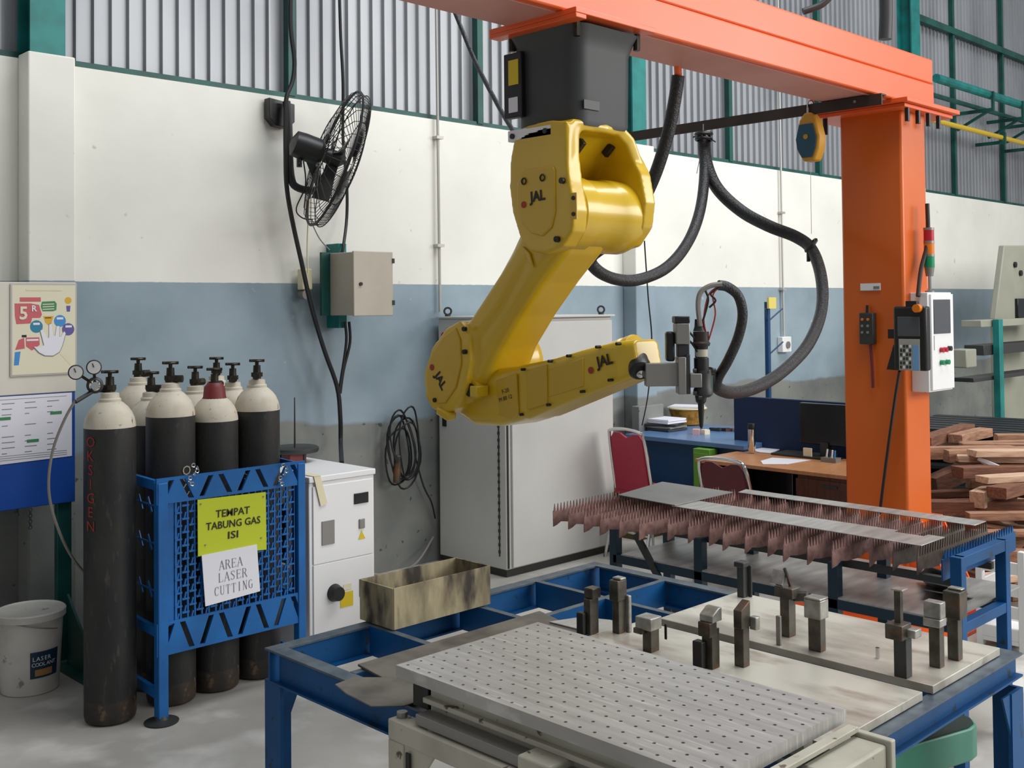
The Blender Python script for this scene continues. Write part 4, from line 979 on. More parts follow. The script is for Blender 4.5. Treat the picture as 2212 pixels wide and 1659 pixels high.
slab([(2.56, 2.23), (2.70, 2.23), (2.70, 2.31), (2.66, 2.40), (2.55, 2.44)], .7275, .732, 'scrap_sheet', 'small light offcut behind the twin clamps', 'skel', 'sheet metal')
q = MB(); q.box(1.98, 2.24, .731, 2.06, 2.27, .755); q.prism([(2.0, 2.24, .755), (2.05, 2.24, .755), (2.05, 2.28, .775)], (0, .03, 0)); tag(q.build('offcut_bracket', 'mdark'), 'small dark bracket lying behind the left corner of the perforated plate', 'bracket')
# perforated plate
pp = thing('perforated_plate', 'large perforated steel plate nearest the camera', 'steel plate', (2.0, 1.7, .81))
px0, px1, py0, py1, pz = 1.735, 2.252, 1.236, 2.20, .84
nx, ny = 12, 23; cx_, cy_ = (px1-px0)/nx, (py1-py0)/ny; hr = .0045
vs, fs = [], []
for i in range(nx):
    for j in range(ny):
        x = px0+cx_*(i+.5); y = py0+cy_*(j+.5); b = len(vs)
        sq = [(1, 0), (1, 1), (0, 1), (-1, 1), (-1, 0), (-1, -1), (0, -1), (1, -1)]
        vs += [(x+a*cx_/2, y+c*cy_/2, pz) for a, c in sq]
        vs += [(x+hr*math.cos(k*math.pi/4), y+hr*math.sin(k*math.pi/4), pz) for k in range(8)]
        vs += [(x+hr*math.cos(k*math.pi/4), y+hr*math.sin(k*math.pi/4), pz-.028) for k in range(8)]
        for k in range(8):
            l = (k+1) % 8; fs.append((b+k, b+l, b+8+l, b+8+k)); fs.append((b+8+k, b+8+l, b+16+l, b+16+k))
q = MB(); q.add(vs, fs)
q.add([(px0, py0, pz), (px1, py0, pz), (px1, py1, pz), (px0, py1, pz), (px0, py0, pz-.03), (px1, py0, pz-.03), (px1, py1, pz-.03), (px0, py1, pz-.03)],
      [(0, 1, 5, 4), (1, 2, 6, 5), (2, 3, 7, 6), (3, 0, 4, 7), (4, 5, 6, 7)])
q.build('top', 'perf', pp, smooth=False)
q = MB(); q.box(px0+.03, py0+.03, .735-.0, px0+.06, py1-.10, pz-.03); q.box(px0+.02, py0+.03, pz-.042, px0+.10, py1-.1, pz-.03); q.box(px0+.012, py0+.02, .765, px0+.10, py1-.09, .778)
q.build('support_beam', 'cream', pp, .002)
MB().box(px1-.10, py0+.05, .743, px1-.06, py1-.05, pz-.03).build('support_beam', 'cream', pp, .002)
MB().box(px0+.03, py1-.09, .74, px0+.09, py1-.03, pz-.031).build('spacer_block', 'black', pp, .002)
# cream cart
ct = thing('cream_stand', 'worn cream steel stand under the near edge of the perforated plate', 'stand', (1.70, 1.7, 0))
MB().box(1.70, 1.1, .668, 1.752, 2.19, .718).build('rail', 'cream', ct, .003)
MB().box(1.715, 1.1, .722, 1.76, 2.10, .748).build('linear_rail', 'greyp', ct, .002, label='grey slide rail')
MB().box(1.70, 2.13, 0, 1.755, 2.19, .668).build('leg', 'cream', ct, .003)
MB().box(1.70, 1.1, 0, 1.755, 1.16, .668).build('leg', 'cream', ct, .003)
MB().prism([(1.705, 2.13, .668), (1.705, 2.02, .668), (1.705, 2.13, .52)], (.01, 0, 0)).build('gusset', 'cream', ct)
MB().box(1.695, 2.10, .55, 1.70, 2.115, .655).build('gusset_slot', 'black', ct)
for y in (2.17, 2.05, 1.72, 1.60): MB().cyl((1.73, y, .715), (1.73, y, .732), .014, n=10).build('bolt', 'greyp', ct)
MB().box(1.69, 1.62, .70, 1.77, 1.72, .765).build('bearing_block', 'cream', ct, .006)
MB().box(2.02, 1.135, .71, 2.24, 1.215, .79).build('end_block', 'cream', ct, .006)
MB().box(2.24, 1.125, .70, 2.262, 1.222, .80).build('end_cap', 'cream', ct, .004)
MB().box(1.76, 1.20, .80, 2.24, 1.225, .812).build('side_strip', 'cream', ct, .002)
MB().box(1.76, 1.13, .66, 2.25, 1.17, .70).build('end_rail', 'cream', ct, .003)
MB().box(2.2, 1.13, 0, 2.25, 1.17, .66).build('leg', 'cream', ct, .003)
# trough
tr = thing('metal_trough', 'grimy cream metal trough on the far left of the blue table', 'trough', (2.37, 2.86, .72))
a0, a1, b0, b1 = 2.165, 2.585, 2.755, 2.93
q = MB()
for (pa, pb) in (((a0, b0), (a1, b0)), ((a1, b0), (a1, b1)), ((a1, b1), (a0, b1)), ((a0, b1), (a0, b0))):
    q.bar((pa[0], pa[1], .723+.065), (pb[0], pb[1], .723+.065), .006, .13)
q.box(a0, b0, .722, a1, b1, .728)
q.build('body', 'trough', tr)
q = MB(); q.box(a0+.01, b0+.01, .728, a1-.01, b1-.01, .75); q.build('slag', 'clampsteel', tr, label='dark grit in the bottom')
for x, y, r_, l_ in ((2.36, 2.80, .3, .13), (2.42, 2.78, -.5, .10), (2.33, 2.85, 1.0, .08)):
    MB().obox((x, y, .80), (l_, .018, .006), Matrix.Rotation(r_, 3, 'Z') @ Matrix.Rotation(.6, 3, 'Y')).build('offcut', 'steel', tr)

# clamps / posts on the plates
PZ = .742
KS = .88
def post(x, y, h, wx, wy, label, mt='clampsteel', head=None, extra=None, name='clamp_post', rz=0):
    t = thing(name, label, 'clamp', (x-.012, y-.010, PZ), rz); t.scale = (KS, KS, .9)
    q = MB(); q.box(-wx/2, -wy/2, 0, wx/2, wy/2, h); q.build('post', mt, t, .002, local=True)
    if head:
        for (hx0, hy0, hz0, hx1, hy1, hz1, hm) in head:
            q = MB(); q.box(hx0, hy0, hz0, hx1, hy1, hz1); q.build('jaw', hm, t, .003, local=True)
    if extra: extra(t)
    return t
B, D = 'clampbright', 'clampsteel'
post(2.535, 2.245, .12, .045, .03, 'notched steel post with stepped top, left one of the twin clamps near the far edge', head=[(-.015, -.02, .12, .03, .02, .155, D), (-.045, .0, .0, -.02, .03, .075, 'black')])
post(2.60, 2.19, .155, .035, .03, 'taller twin clamp post with rounded bright head, beside the notched one', head=[(-.025, -.018, .11, .025, .022, .18, D), (-.012, -.02, .18, .02, .018, .188, B), (.02, -.03, .0, .036, -.01, .125, B)])
post(2.53, 2.01, .075, .045, .035, 'short wide clamp with flat bright block head next to the perforated plate edge', head=[(-.045, -.035, .075, .015, .03, .115, B), (-.05, .0, .06, -.01, .035, .078, D), (.045, -.03, .03, .05, -.02, .08, 'black')])
def slope1(t):
    MB().prism([(-.03, -.03, .145), (.02, -.03, .145), (.02, -.03, .185), (.005, -.03, .185), (-.03, -.03, .165)], (0, .05, 0)).build('wedge_head', B, t, .002, local=True)
post(2.53, 1.80, .12, .04, .04, 'heavy clamp with sloped bright head, left of a pair near the middle', extra=slope1, head=[(-.04, -.025, .1, .0, .02, .145, D), (-.05, .0, 0, -.02, .035, .085, 'black')])
def slope2(t):
    MB().prism([(-.03, -.02, .12), (.02, -.02, .12), (.02, -.02, .2), (-.03, -.02, .175)], (0, .03, 0)).build('wedge_head', D, t, .002, local=True)
post(2.60, 1.745, .17, .035, .035, 'tall clamp with dark slanted top, right of the pair near the middle', extra=slope2, head=[(.02, -.04, .11, .045, -.015, .15, B)])
post(3.205, 2.145, .13, .03, .03, 'dark T-shaped clamp at the far corner of the plate', head=[(-.025, -.022, .115, .025, .022, .135, 'mdark'), (.016, -.03, .0, .026, -.012, .12, 'mdark')], mt='mdark')
post(2.83, 1.77, .095, .012, .016, 'slim round pin standing on the plate left of the blocky clamps', mt='steel')
def spikes(t):
    q = MB(); q.obox((-.01, .03, .19), (.012, .05, .05), Matrix.Rotation(.6, 3, 'Y')); q.build('bright_blade', B, t, local=True)
    q = MB(); q.tube([(.01, -.01, .15), (.0, .0, .2), (-.01, .005, .225)], .006, 6); q.cyl((.02, -.02, .13), (.03, -.06, .135), .018, n=8); q.build('lever', D, t, local=True)
post(2.93, 1.80, .13, .045, .035, 'clamp with splayed levers and bright blades on top', extra=spikes, head=[(-.03, -.035, .13, .03, .035, .165, D)])
post(2.865, 1.665, .14, .035, .045, 'sturdy square clamp with pale boxed head, right of the splayed one', head=[(-.03, -.03, .105, .025, .03, .165, B), (-.03, -.03, .165, .025, .03, .172, B)])
post(2.765+.06, 1.385, .12, .04, .04, 'dark square post with crumpled bright collar and thin rod, front edge of the plate', mt='mdark', head=[(-.045, -.02, .115, .02, .035, .16, D), (-.01, -.045, .12, .035, .0, .145, B)], extra=lambda t: (MB().box(-.012, .0, .155, .008, .02, .255).build('rod', D, t, .001, local=True), MB().box(-.02, -.01, .255, .02, .025, .26).build('cap', B, t, .001, local=True)))
post(2.965, 1.355, .13, .035, .035, 'brown post with bright box head, left of the last pair by the plate corner', head=[(-.03, -.025, .125, .02, .03, .15, B), (-.025, -.025, .15, .015, .03, .20, B)])
post(3.06, 1.345, .16, .035, .035, 'tallest brown post with domed top, right of the last pair by the plate corner', head=[(-.03, -.03, .13, .03, .025, .215, D), (-.005, -.025, .215, .025, .02, .222, B)])
t = tag(MB().cyl((2.905, 1.495, PZ), (2.905, 1.495, PZ+.03), .006, n=10).build('dowel_pin', 'chrome'), 'tiny bright pin standing alone on the far plate', 'pin')

# ============================================================ SLAT TABLE
st = thing('slat_table', 'toothed slat cutting table on a blue frame behind the work table', 'cutting table', (4.25, 2.6, 0))
SZ = .80
nsl = 19
for k in range(nsl):
    y = 3.60-k*(3.60-1.83)/(nsl-1)
    xs = 3.80 if k < 3 else (3.80+.02*((k*7) % 3)+ (.0 if y > 3.1 else .12)); xe = 4.75 if k > 1 else 4.3
    if y < 2.2: xs = 4.08
    n_ = int((xe-xs)/.022); pts = [(xs, SZ-.11), (xs, SZ-.035)]
    for i in range(n_):
        a = xs+i*(xe-xs)/n_; wd_ = (xe-xs)/n_
        pts += [(a+wd_*.15, SZ-.04), (a+wd_*.5, SZ-.002), (a+wd_*.85, SZ-.04)]
    pts += [(xe, SZ-.035), (xe, SZ-.10)]
    m_ = max(3, int((xe-xs)/.16))
    for i in range(m_):
        a = xe-(i+.5)*(xe-xs)/m_; pts += [(a+.02, SZ-.10), (a-.03, SZ-.092), (a-.06, SZ-.105)]
    MB().prism([(a, y, b) for a, b in pts], (0, .004, 0)).build('slat', 'rust' if k < 16 else 'darkslat', st, smooth=False)
fx0, fx1, fy0, fy1 = 4.08, 4.50, 1.77, 3.45
for x in (fx0+.06, fx1): MB().box(x-.015, fy0+.04, SZ-.14, x+.015, fy1, SZ-.112).build('frame_rail', 'mdark', st, .002)
for x in (fx0, fx1): MB().box(x-.022, fy0, .50, x+.022, fy1, .54).build('shelf_rail', 'legnavy', st, .002)
for y in (fy0,): 
    MB().box(fx0, y-.02, SZ-.055, fx1, y+.02, SZ-.012).build('end_rail', 'blue', st, .002)
    MB().box(fx0, y-.02, .50, fx1, y+.02, .54).build('end_rail', 'blue', st, .002)
for y in (fy0, 2.28, 2.95, fy1):
    for x in (fx0, fx1):
        MB().box(x-.022, y-.022, 0, x+.022, y+.022, SZ-.113 if y != fy0 else SZ-.012).build('leg', 'blue' if y == fy0 else 'legnavy', st, .002)
        if y == fy0: continue
q = MB(); q.box(fx0-.02, 1.82, SZ-.11, 4.77, 1.826, SZ-.03)
for i in range(26): q.prism([(fx0+i*.026, 1.82, SZ-.03), (fx0+.02+i*.026, 1.82, SZ-.03), (fx0+.01+i*.026, 1.82, SZ+.0)], (0, .006, 0))
q.build('end_comb', 'blue', st)
MB().box(fx0-.02, 1.80, .541, fx1+.25, 3.40, .548).build('shelf_sheet', 'skel', st, label='dull grey sheet on the lower shelf')
MB().bar((4.05, 3.30, .66), (4.08, 2.92, .10), .02, .03).build('brace', 'mdark', st)
# skeleton sheets on the slats
slab([(4.10, 1.92), (4.31, 1.92), (4.31, 1.99), (4.27, 1.99), (4.27, 2.12), (4.31, 2.12), (4.31, 3.12), (4.12, 3.14)], SZ, SZ+.004, 'cut_sheet', 'long grey cut sheet on the near side of the toothed slats', 'skel', 'sheet metal')
slab([(4.62, 1.93), (4.74, 1.93), (4.74, 3.14), (4.64, 3.12)], SZ, SZ+.004, 'cut_sheet', 'narrow grey strip along the far side of the toothed slats', 'skel', 'sheet metal')
slab([(4.12, 3.12), (4.60, 3.12), (4.62, 3.58), (4.16, 3.50)], SZ+.0045, SZ+.009, 'cut_sheet', 'square dull grey sheet at the left end of the toothed slats', 'steel', 'sheet metal')
q = MB(); q.box(4.12, 1.99, SZ+.0042, 4.20, 2.10, SZ+.0052); 
# clutter on the lower shelf
t = thing('offcut_pile', 'grey sheet offcuts leaning on the lower shelf at its right end', 'sheet metal', (4.4, 2.0, .53))
for k in range(4): MB().obox((4.38+.03*k, 1.93+.03*k, .56+.012*k), (.22, .14, .004), Matrix.Rotation(.25+.1*k, 3, 'Y') @ Matrix.Rotation(.2*k, 3, 'Z')).build('sheet', 'steel', t)

# ============================================================ GREEN BIN under table
gb = thing('green_trolley', 'green rounded-corner steel trolley under the right of the blue table', 'trolley', (2.9, 1.8, 0))
pts = [(2.5, 1.65), (3.34, 1.418), (3.385, 1.42), (3.42, 1.445), (3.437, 1.49), (3.43, 1.54), (3.40, 1.60), (3.36, 2.0), (2.6, 2.15)]
MB().prism([(a, b, .345) for a, b in pts], (0, 0, .10)).build('shell', 'greenbin', gb, .006)
cxm, cym = 2.98, 1.75
MB().prism([(cxm+(a-cxm)*.98, cym+(b-cym)*.98, .4455) for a, b in pts], (0, 0, .004)).build('mat', mat('shaded_green_top', '#06221B', .7), gb, label='green top face coloured dark as table shade')  # dark sheet over the shell top: shade under the table put into its colour
MB().box(2.7, 1.72, .12, 3.3, 1.95, .344).build('chassis', 'mdark', gb, .01)
for x, y in ((2.75, 1.68), (3.28, 1.55), (2.75, 2.0), (3.28, 1.95)):
    MB().cyl((x, y-.025, .08), (x, y+.025, .08), .08, n=24).build('wheel', 'black', gb); MB().box(x-.03, y-.03, .165, x+.03, y+.03, .344).build('fork', 'mdark', gb)

# ============================================================ COLUMN-MOUNTED CONTROLS
pc = thing('panel_box', 'white control box with screen and buttons on the side of the orange column', 'control box', (5.97, 2.7, 1.25))
MB().box(5.82, 2.665, 1.25, 6.12, 2.765, 1.80).build('body', 'white', pc, .004)
MB().box(5.835, 2.652, 1.26, 6.115, 2.666, 1.79).build('door', 'white', pc, .003)
MB().box(5.86, 2.648, 1.57, 6.07, 2.653, 1.76).build('screen', 'lcd', pc, .002)
for x, z, mt in ((5.94, 1.48, 'red'), (5.985, 1.48, 'red'), (6.04, 1.485, 'black'), (5.94, 1.41, 'greenlens'), (6.01, 1.41, 'greenlens')):
    MB().cyl((x, 2.652, z), (x, 2.632, z), .014, n=14).build('button', mt, pc)
MB().box(5.86, 2.65, 1.48, 5.864, 2.653, 1.56).build('key_lead', 'greyp', pc)
MB().box(5.85, 2.70, 1.245, 5.86, 2.705, 1.34).build('seam', 'mdark', pc)
sl = thing('signal_tower', 'red, amber and green stack light above the white control box', 'signal light', (5.97, 2.70, 1.80))
sp_ = at(2008, 600, y=2.70); sx, sy = sp_.x, 2.70
MB().cyl((sx, sy, 1.80), (sx, sy, 1.90), .009).build('pole', 'chrome', sl)
MB().cyl((sx, sy, 1.795), (sx, sy, 1.81), .025).build('base', 'greyp', sl)
MB().cyl((sx, sy, 1.89), (sx, sy, 1.94), .02, .027).build('socket', 'greyp', sl)
for i, mt in enumerate(('greenlens', 'amber', 'red')):
    z = 1.94+i*.074; MB().cyl((sx, sy, z), (sx, sy, z+.06), .028, n=24).build('lens', mt, sl); MB().cyl((sx, sy, z+.06), (sx, sy, z+.074), .029, n=24).build('spacer_ring', 'greyp', sl)
hose([(2003, 440, 6.1), (2004, 520, 6.08), (1990, 580, 6.05), (1983, 640, 6.0)], .012, 'column_conduit', 'dark conduit down the right face of the column into the white box', 'conduit', 'bar')
# teach pendant
tp_ = thing('teach_pendant', 'black robot teach pendant with grey keypad hooked on the column', 'teach pendant', (5.6, 2.72, 1.4))
def pb(name, mt, x0, y0, x1, y1, d0=5.56, d1=5.60, bev=.004, label=None):
    A = at(x0, y0, x=d0); Bq = at(x1, y1, x=d0)
    q = MB(); q.box(d0, A.y, A.z, d1, Bq.y, Bq.z); return q.build(name, mt, tp_, bev, label=label)
pb('case', 'black', 1928, 662, 2002, 802, 5.56, 5.62, .012)
pb('screen', 'lcd', 1938, 684, 1987, 727, 5.555, 5.56)
pb('keypad', 'keygrey', 1941, 732, 1987, 801, 5.553, 5.56, .001)
pb('key_column', 'keyblue', 1971, 746, 1985, 800, 5.55, 5.553, 0)
for i in range(4):
    for j in range(6): pb('key', 'mdark' if (i+j) % 3 else 'paper', 1944+i*6.5, 745+j*9, 1948+i*6.5, 751+j*9, 5.549, 5.553, 0)
pb('grip', 'black', 1955, 650, 1980, 668, 5.565, 5.6, .004)
e0 = at(1984, 666, x=5.56); MB().cyl(e0, e0-X*.03, .022).build('stop_button', 'amber', tp_, label='orange-red emergency stop')
q = MB(); q.prism([at(1930, 745, x=5.60), at(1915, 798, x=5.60), at(1940, 800, x=5.60), at(1945, 760, x=5.60)], (.02, 0, 0)); q.build('strap', 'black', tp_)
MB().box(5.62, 2.66, 1.55, 5.75, 2.80, 1.60).build('hook_bracket', 'black', tp_)
q = MB(); q.tube([at(1943, 802, x=5.6), at(1935, 850, x=5.66), at(1922, 940, x=5.70), at(1910, 1030, x=5.70), at(1900, 1110, x=5.70)], .008, 6, 5)
tag(q.build('pendant_cable', 'cable'), 'black cable hanging from the teach pendant down the orange column', 'cable')
rmt = thing('remote_handset', 'grey wired remote handset hanging on the orange column', 'remote', (5.70, 2.98, 1.55))
A = at(1855, 676, x=5.70); Bq = at(1886, 744, x=5.70)
MB().box(5.70, A.y, A.z, 5.745, Bq.y, Bq.z).build('case', 'mdark', rmt, .005)
for i in range(3):
    for j in range(2):
        p = at(1863+j*12, 690+i*14, x=5.70); MB().cyl(p, p-X*.006, .008, n=10).build('button', 'greyp' if i else 'amber', rmt)
MB().tube([at(1873, 660, x=5.73), at(1873, 677, x=5.72)], .008, 6).build('hook', 'black', rmt)
MB().tube([at(1880, 744, x=5.72), at(1884, 790, x=5.72), at(1886, 838, x=5.72)], .009, 6, 4).build('cord', 'darkred', rmt)

# ============================================================ DESK AREA
bd = thing('blue_desk', 'navy desk with pale blue top against the wall behind the red chairs', 'desk', (6.9, 5.0, 0))
MB().box(6.66, 4.45, .05, 6.69, 5.46, .70).build('front_panel', 'desknavy', bd)
MB().box(6.62, 4.40, .70, 7.60, 5.49, .735).build('top', 'desktop', bd, .004)
MB().box(6.62, 4.40, .0, 7.58, 4.43, .70).build('side_panel', 'desknavy', bd)
gd = thing('green_drawer_unit', 'lime green drawer cabinet at the end of the navy desk', 'cabinet', (6.7, 4.85, 0))
q0 = at(1497, 965, x=6.55); q1 = at(1532, 965, x=6.55)
MB().box(6.55, q1.y, .02, 6.655, q0.y, .69).build('body', 'lime', gd, .003)
MB().box(6.544, q1.y+.01, .39, 6.55, q0.y-.01, .66).build('drawer', 'lime', gd, .002); MB().box(6.544, q1.y+.01, .05, 6.55, q0.y-.01, .37).build('drawer', 'lime', gd, .002)
wdk = thing('wood_desk', 'wood-topped office desk with dark drawers behind the column', 'desk', (6.4, 3.9, 0))
MB().box(6.12, 3.15, .665, 6.78, 4.46, .69).build('top', 'wood', wdk, .003)
MB().box(6.14, 3.15, .25, 6.76, 3.72, .664).build('drawer_unit', 'darkwood', wdk, .003)
MB().box(6.132, 3.18, .45, 6.14, 3.69, .64).build('drawer', 'darkwood', wdk, .002); MB().box(6.132, 3.18, .27, 6.14, 3.69, .44).build('drawer', 'darkwood', wdk, .002)
MB().box(6.126, 3.40, .60, 6.133, 3.50, .615).build('handle', 'mdark', wdk)
MB().box(6.14, 4.40, 0, 6.76, 4.44, .664).build('side_panel', 'darkwood', wdk)
MB().box(6.14, 3.68, 0, 6.76, 3.72, .664).build('side_panel', 'greyp', wdk)
MB().box(6.70, 3.72, .1, 6.73, 4.40, .664).build('modesty_panel', 'screen', wdk)
MB().box(6.14, 3.15, 0, 6.76, 3.20, .25).build('foot_panel', 'darkwood', wdk)
tag(MB().box(6.86, 3.3, 0, 6.90, 4.64, 1.06).build('desk_partition', 'partition', bevel=.004), 'dark navy partition standing behind the wooden desk', 'partition')
mo = thing('computer_monitor', 'black computer monitor on the wooden desk beside the column', 'monitor', (6.6, 3.9, .69))
a = at(1730, 862, x=6.72); b = at(1840, 960, x=6.72)
MB().box(6.70, b.y, .78, 6.74, a.y, 1.06).build('panel', 'screen', mo, .005)
MB().box(6.69, (a.y+b.y)/2-.03, .70, 6.76, (a.y+b.y)/2+.03, .80).build('stand', 'black', mo)
MB().box(6.62, (a.y+b.y)/2-.1, .69, 6.78, (a.y+b.y)/2+.1, .70).build('foot', 'black', mo)
bo = at(1624, 960, x=6.6)
tt = thing('steel_tumbler', 'tall silver tumbler with black lid on papers on the wooden desk', 'bottle', (6.6, bo.y, .70))
MB().lathe([(.022, 0), (.026, .01), (.026, .16)], (6.6, bo.y, .70), Z, 24).build('body', 'chrome', tt); MB().lathe([(.027, .16), (.028, .185), (.024, .20)], (6.6, bo.y, .70), Z, 24).build('lid', 'black', tt)
def sheet(name, pts_px, z, label, cat='papers', mt='paper', th=.006):
    P = [at(a, b, z=z) for a, b in pts_px]
    return tag(MB().prism(P, (0, 0, th)).build(name, mt, smooth=False), label, cat)
sheet('paper_stack', [(1600, 968), (1680, 963), (1700, 966), (1665, 980), (1640, 978)], .692, 'white papers under the silver tumbler on the wooden desk')
sheet('paper_sheet', [(1643, 996), (1668, 989), (1752, 994), (1700, 1003), (1648, 1003)], .691, 'loose white sheet at the front edge of the wooden desk', 'paper', th=.002)
sheet('keyboard', [(1665, 982), (1700, 975), (1810, 985), (1790, 995)], .692, 'dark keyboard on the wooden desk', 'keyboard', 'mdark', .012)
n0 = at(1745, 970, x=6.64)
t_ = tag(MB().box(6.63, n0.y-.03, .69, 6.645, n0.y+.03, .76).build('desk_calendar', 'skin'), 'small cream note pad standing at the foot of the monitor', 'note pad')
n0 = at(1795, 965, x=6.58)
t_ = thing('desk_clutter_box', 'small box of blue and white stationery beside the monitor', 'stationery', (6.58, n0.y, .69))
MB().box(6.55, n0.y-.05, .69, 6.62, n0.y+.06, .72).build('tray', 'greyp', t_)
for k in range(4): MB().cyl((6.57+.01*k, n0.y-.03+.025*k, .72), (6.57+.012*k, n0.y-.035+.025*k, .77), .006, n=8).build('pen', ('pblue', 'paper', 'black', 'paper')[k], t_)
# blue desk clutter
c0 = at(1472, 905, y=5.05); cc = Vector((c0.x, 5.05, .735))
c0 = at(1470, 920, z=.735)
cl = thing('woven_spool', 'ochre woven spool topped with papers on the navy desk', 'spool', (c0.x+.12, c0.y+.02, .735))
MB().lathe([(.10, 0), (.12, .01), (.15, .12), (.155, .135)], (0, 0, 0), Z, 32).build('drum', 'coil', cl, local=True)
MB().lathe([(.165, .136), (.165, .146)], (0, 0, 0), Z, 32).build('rim', 'skin', cl, local=True)
tag(MB().obox((c0.x+.12, c0.y+.02, .889), (.21, .26, .012), Matrix.Rotation(.4, 3, 'Z')).build('paper_pile', 'paper'), 'white papers lying on top of the woven spool', 'papers')
random.seed(11)
c1 = at(1410, 930, z=.735)
for k in range(5):
    tag(MB().obox((c1.x+.10+.01*k, c1.y-.03, .746+.018*k), (.24, .30-.02*k, .014), Matrix.Rotation(random.uniform(-.4, .4), 3, 'Z')).build('document_folder', ('mdark', 'greyp', 'mdark', 'paper', 'paper')[k]),
        ('black folder at the bottom of the pile on the navy desk', 'grey folder second from the bottom of the navy desk pile', 'dark folder in the middle of the navy desk pile', 'white papers near the top of the navy desk pile', 'topmost white papers of the navy desk pile')[k], 'folder')
c2 = at(1512, 938, z=.735)
t_ = thing('paper_cup_pile', 'small pink and white packets directly below the nozzle tip on the navy desk', 'packets', tuple(c2))
MB().obox((-.02, .02, .02), (.06, .05, .04), Matrix.Rotation(.5, 3, 'Z')).build('packet', mat('pale_pink_paper', '#D8B0A8', .6), t_, local=True)
MB().obox((.03, -.03, .018), (.05, .05, .036), Matrix.Rotation(-.3, 3, 'Z')).build('packet', 'skin', t_, local=True)
c3 = at(1560, 932, z=.735)
t_ = thing('hand_tools', 'dark hand tools scattered on the navy desk by the partition', 'tools', tuple(c3))
for k in range(4): MB().obox((.0+.03*k, .06-.05*k, .012), (.04, .10, .024), Matrix.Rotation(.5*k, 3, 'Z')).build('tool', ('mdark', 'black', 'darkwood', 'greyp')[k], t_, local=True)
# chairs
def chair(cx, cy, rz, label, seatmt, ht=.88, wdt=.44):
    t = thing('banquet_chair', label, 'chair', (cx, cy, 0), rz, 'red chairs by the desks')
    fr_ = [(-.02, -wdt/2+.02, .44), (-.05, -wdt/2+.02, .60), (-.09, -wdt/2+.03, ht-.06), (-.10, -wdt/2+.06, ht-.015), (-.10, 0, ht), (-.10, wdt/2-.06, ht-.015), (-.09, wdt/2-.03, ht-.06), (-.05, wdt/2-.02, .60), (-.02, wdt/2-.02, .44)]
    MB().tube(fr_, .012, 8, 4).build('back_frame', 'chrome', t, local=True)
    q = MB()
    q.prism([(-.045, -wdt/2+.035, .47), (-.095, -wdt/2+.045, ht-.07), (-.10, -wdt/2+.08, ht-.03), (-.10, -.07, ht-.03), (-.098, 0, ht-.06), (-.10, .07, ht-.03), (-.10, wdt/2-.08, ht-.03), (-.095, wdt/2-.045, ht-.07), (-.045, wdt/2-.035, .47)], (.025, 0, 0))
    q.build('backrest', seatmt, t, .006, local=True)
    MB().box(-.04, -wdt/2+.01, .43, .30, wdt/2-.01, .48).build('seat', seatmt, t, .015, 3, local=True)
    MB().box(-.04, -wdt/2+.02, .41, .29, wdt/2-.02, .428).build('seat_pan', 'black', t, local=True)
    for s in (-1, 1):
        MB().tube([(-.02, s*(wdt/2-.02), .44), (-.12, s*(wdt/2), .0)], .011, 8).build('leg', 'chrome', t, local=True)
        MB().tube([(.28, s*(wdt/2-.02), .42), (.33, s*(wdt/2), .0)], .011, 8).build('leg', 'chrome', t, local=True)
    MB().tube([(-.08, -wdt/2+.01, .2), (-.08, wdt/2-.01, .2)], .009, 8).build('stretcher', 'chrome', t, local=True)
    MB().tube([(-.05, -wdt/2+.01, .33), (-.05, wdt/2-.01, .33)], .009, 8).build('stretcher', 'chrome', t, local=True)
    return t
chair(5.85, 4.75, R2(-10), 'crimson chair with silver frame beside the grey cabinet', 'redseat', .90, .42)
c_ = at(1562, 1060, d=6.6)
chair(5.70, 3.885, R2(0), 'maroon chair seen from behind, pulled up to the wooden desk', 'maroon', .80, .40)
# coat stand
cs = thing('coat_stand', 'blue coat stand with yellow label on top by the wall', 'coat stand', (8.4, 5.35, 0))
cp = at(1660, 845, y=5.35)
MB().cyl((cp.x, 5.35, .01), (cp.x, 5.35, 1.76), .026, n=16).build('pole', 'desknavy', cs)
MB().box(cp.x-.05, 5.30, 1.70, cp.x+.07, 5.32, 1.80).build('label', mat('pale_yellow_card', '#DCCB6A', .6), cs)
MB().cyl((cp.x, 5.35, 0), (cp.x, 5.35, .03), .22).build('base', 'rackblue', cs)
for z, s_ in ((1.58, -1), (1.58, 1), (1.28, 1), (.98, -1)):
    MB().tube([(cp.x, 5.35, z), (cp.x+s_*.14, 5.28, z+.12)], .007, 6).build('hook', 'desknavy', cs)
cardb = thing('carton', 'dark olive carton under the crimson chair seat', 'box', (6.4, 4.95, 0))
q = at(1348, 1150, d=7.4); cardb.location = (6.48, 5.32, 0); WM[cardb.name] = Matrix.Translation(cardb.location)
MB().box(-.15, -.2, 0, .15, .15, .34).build('body', mat('olive_card', '#5A4E20', .7), cardb, .003, local=True)

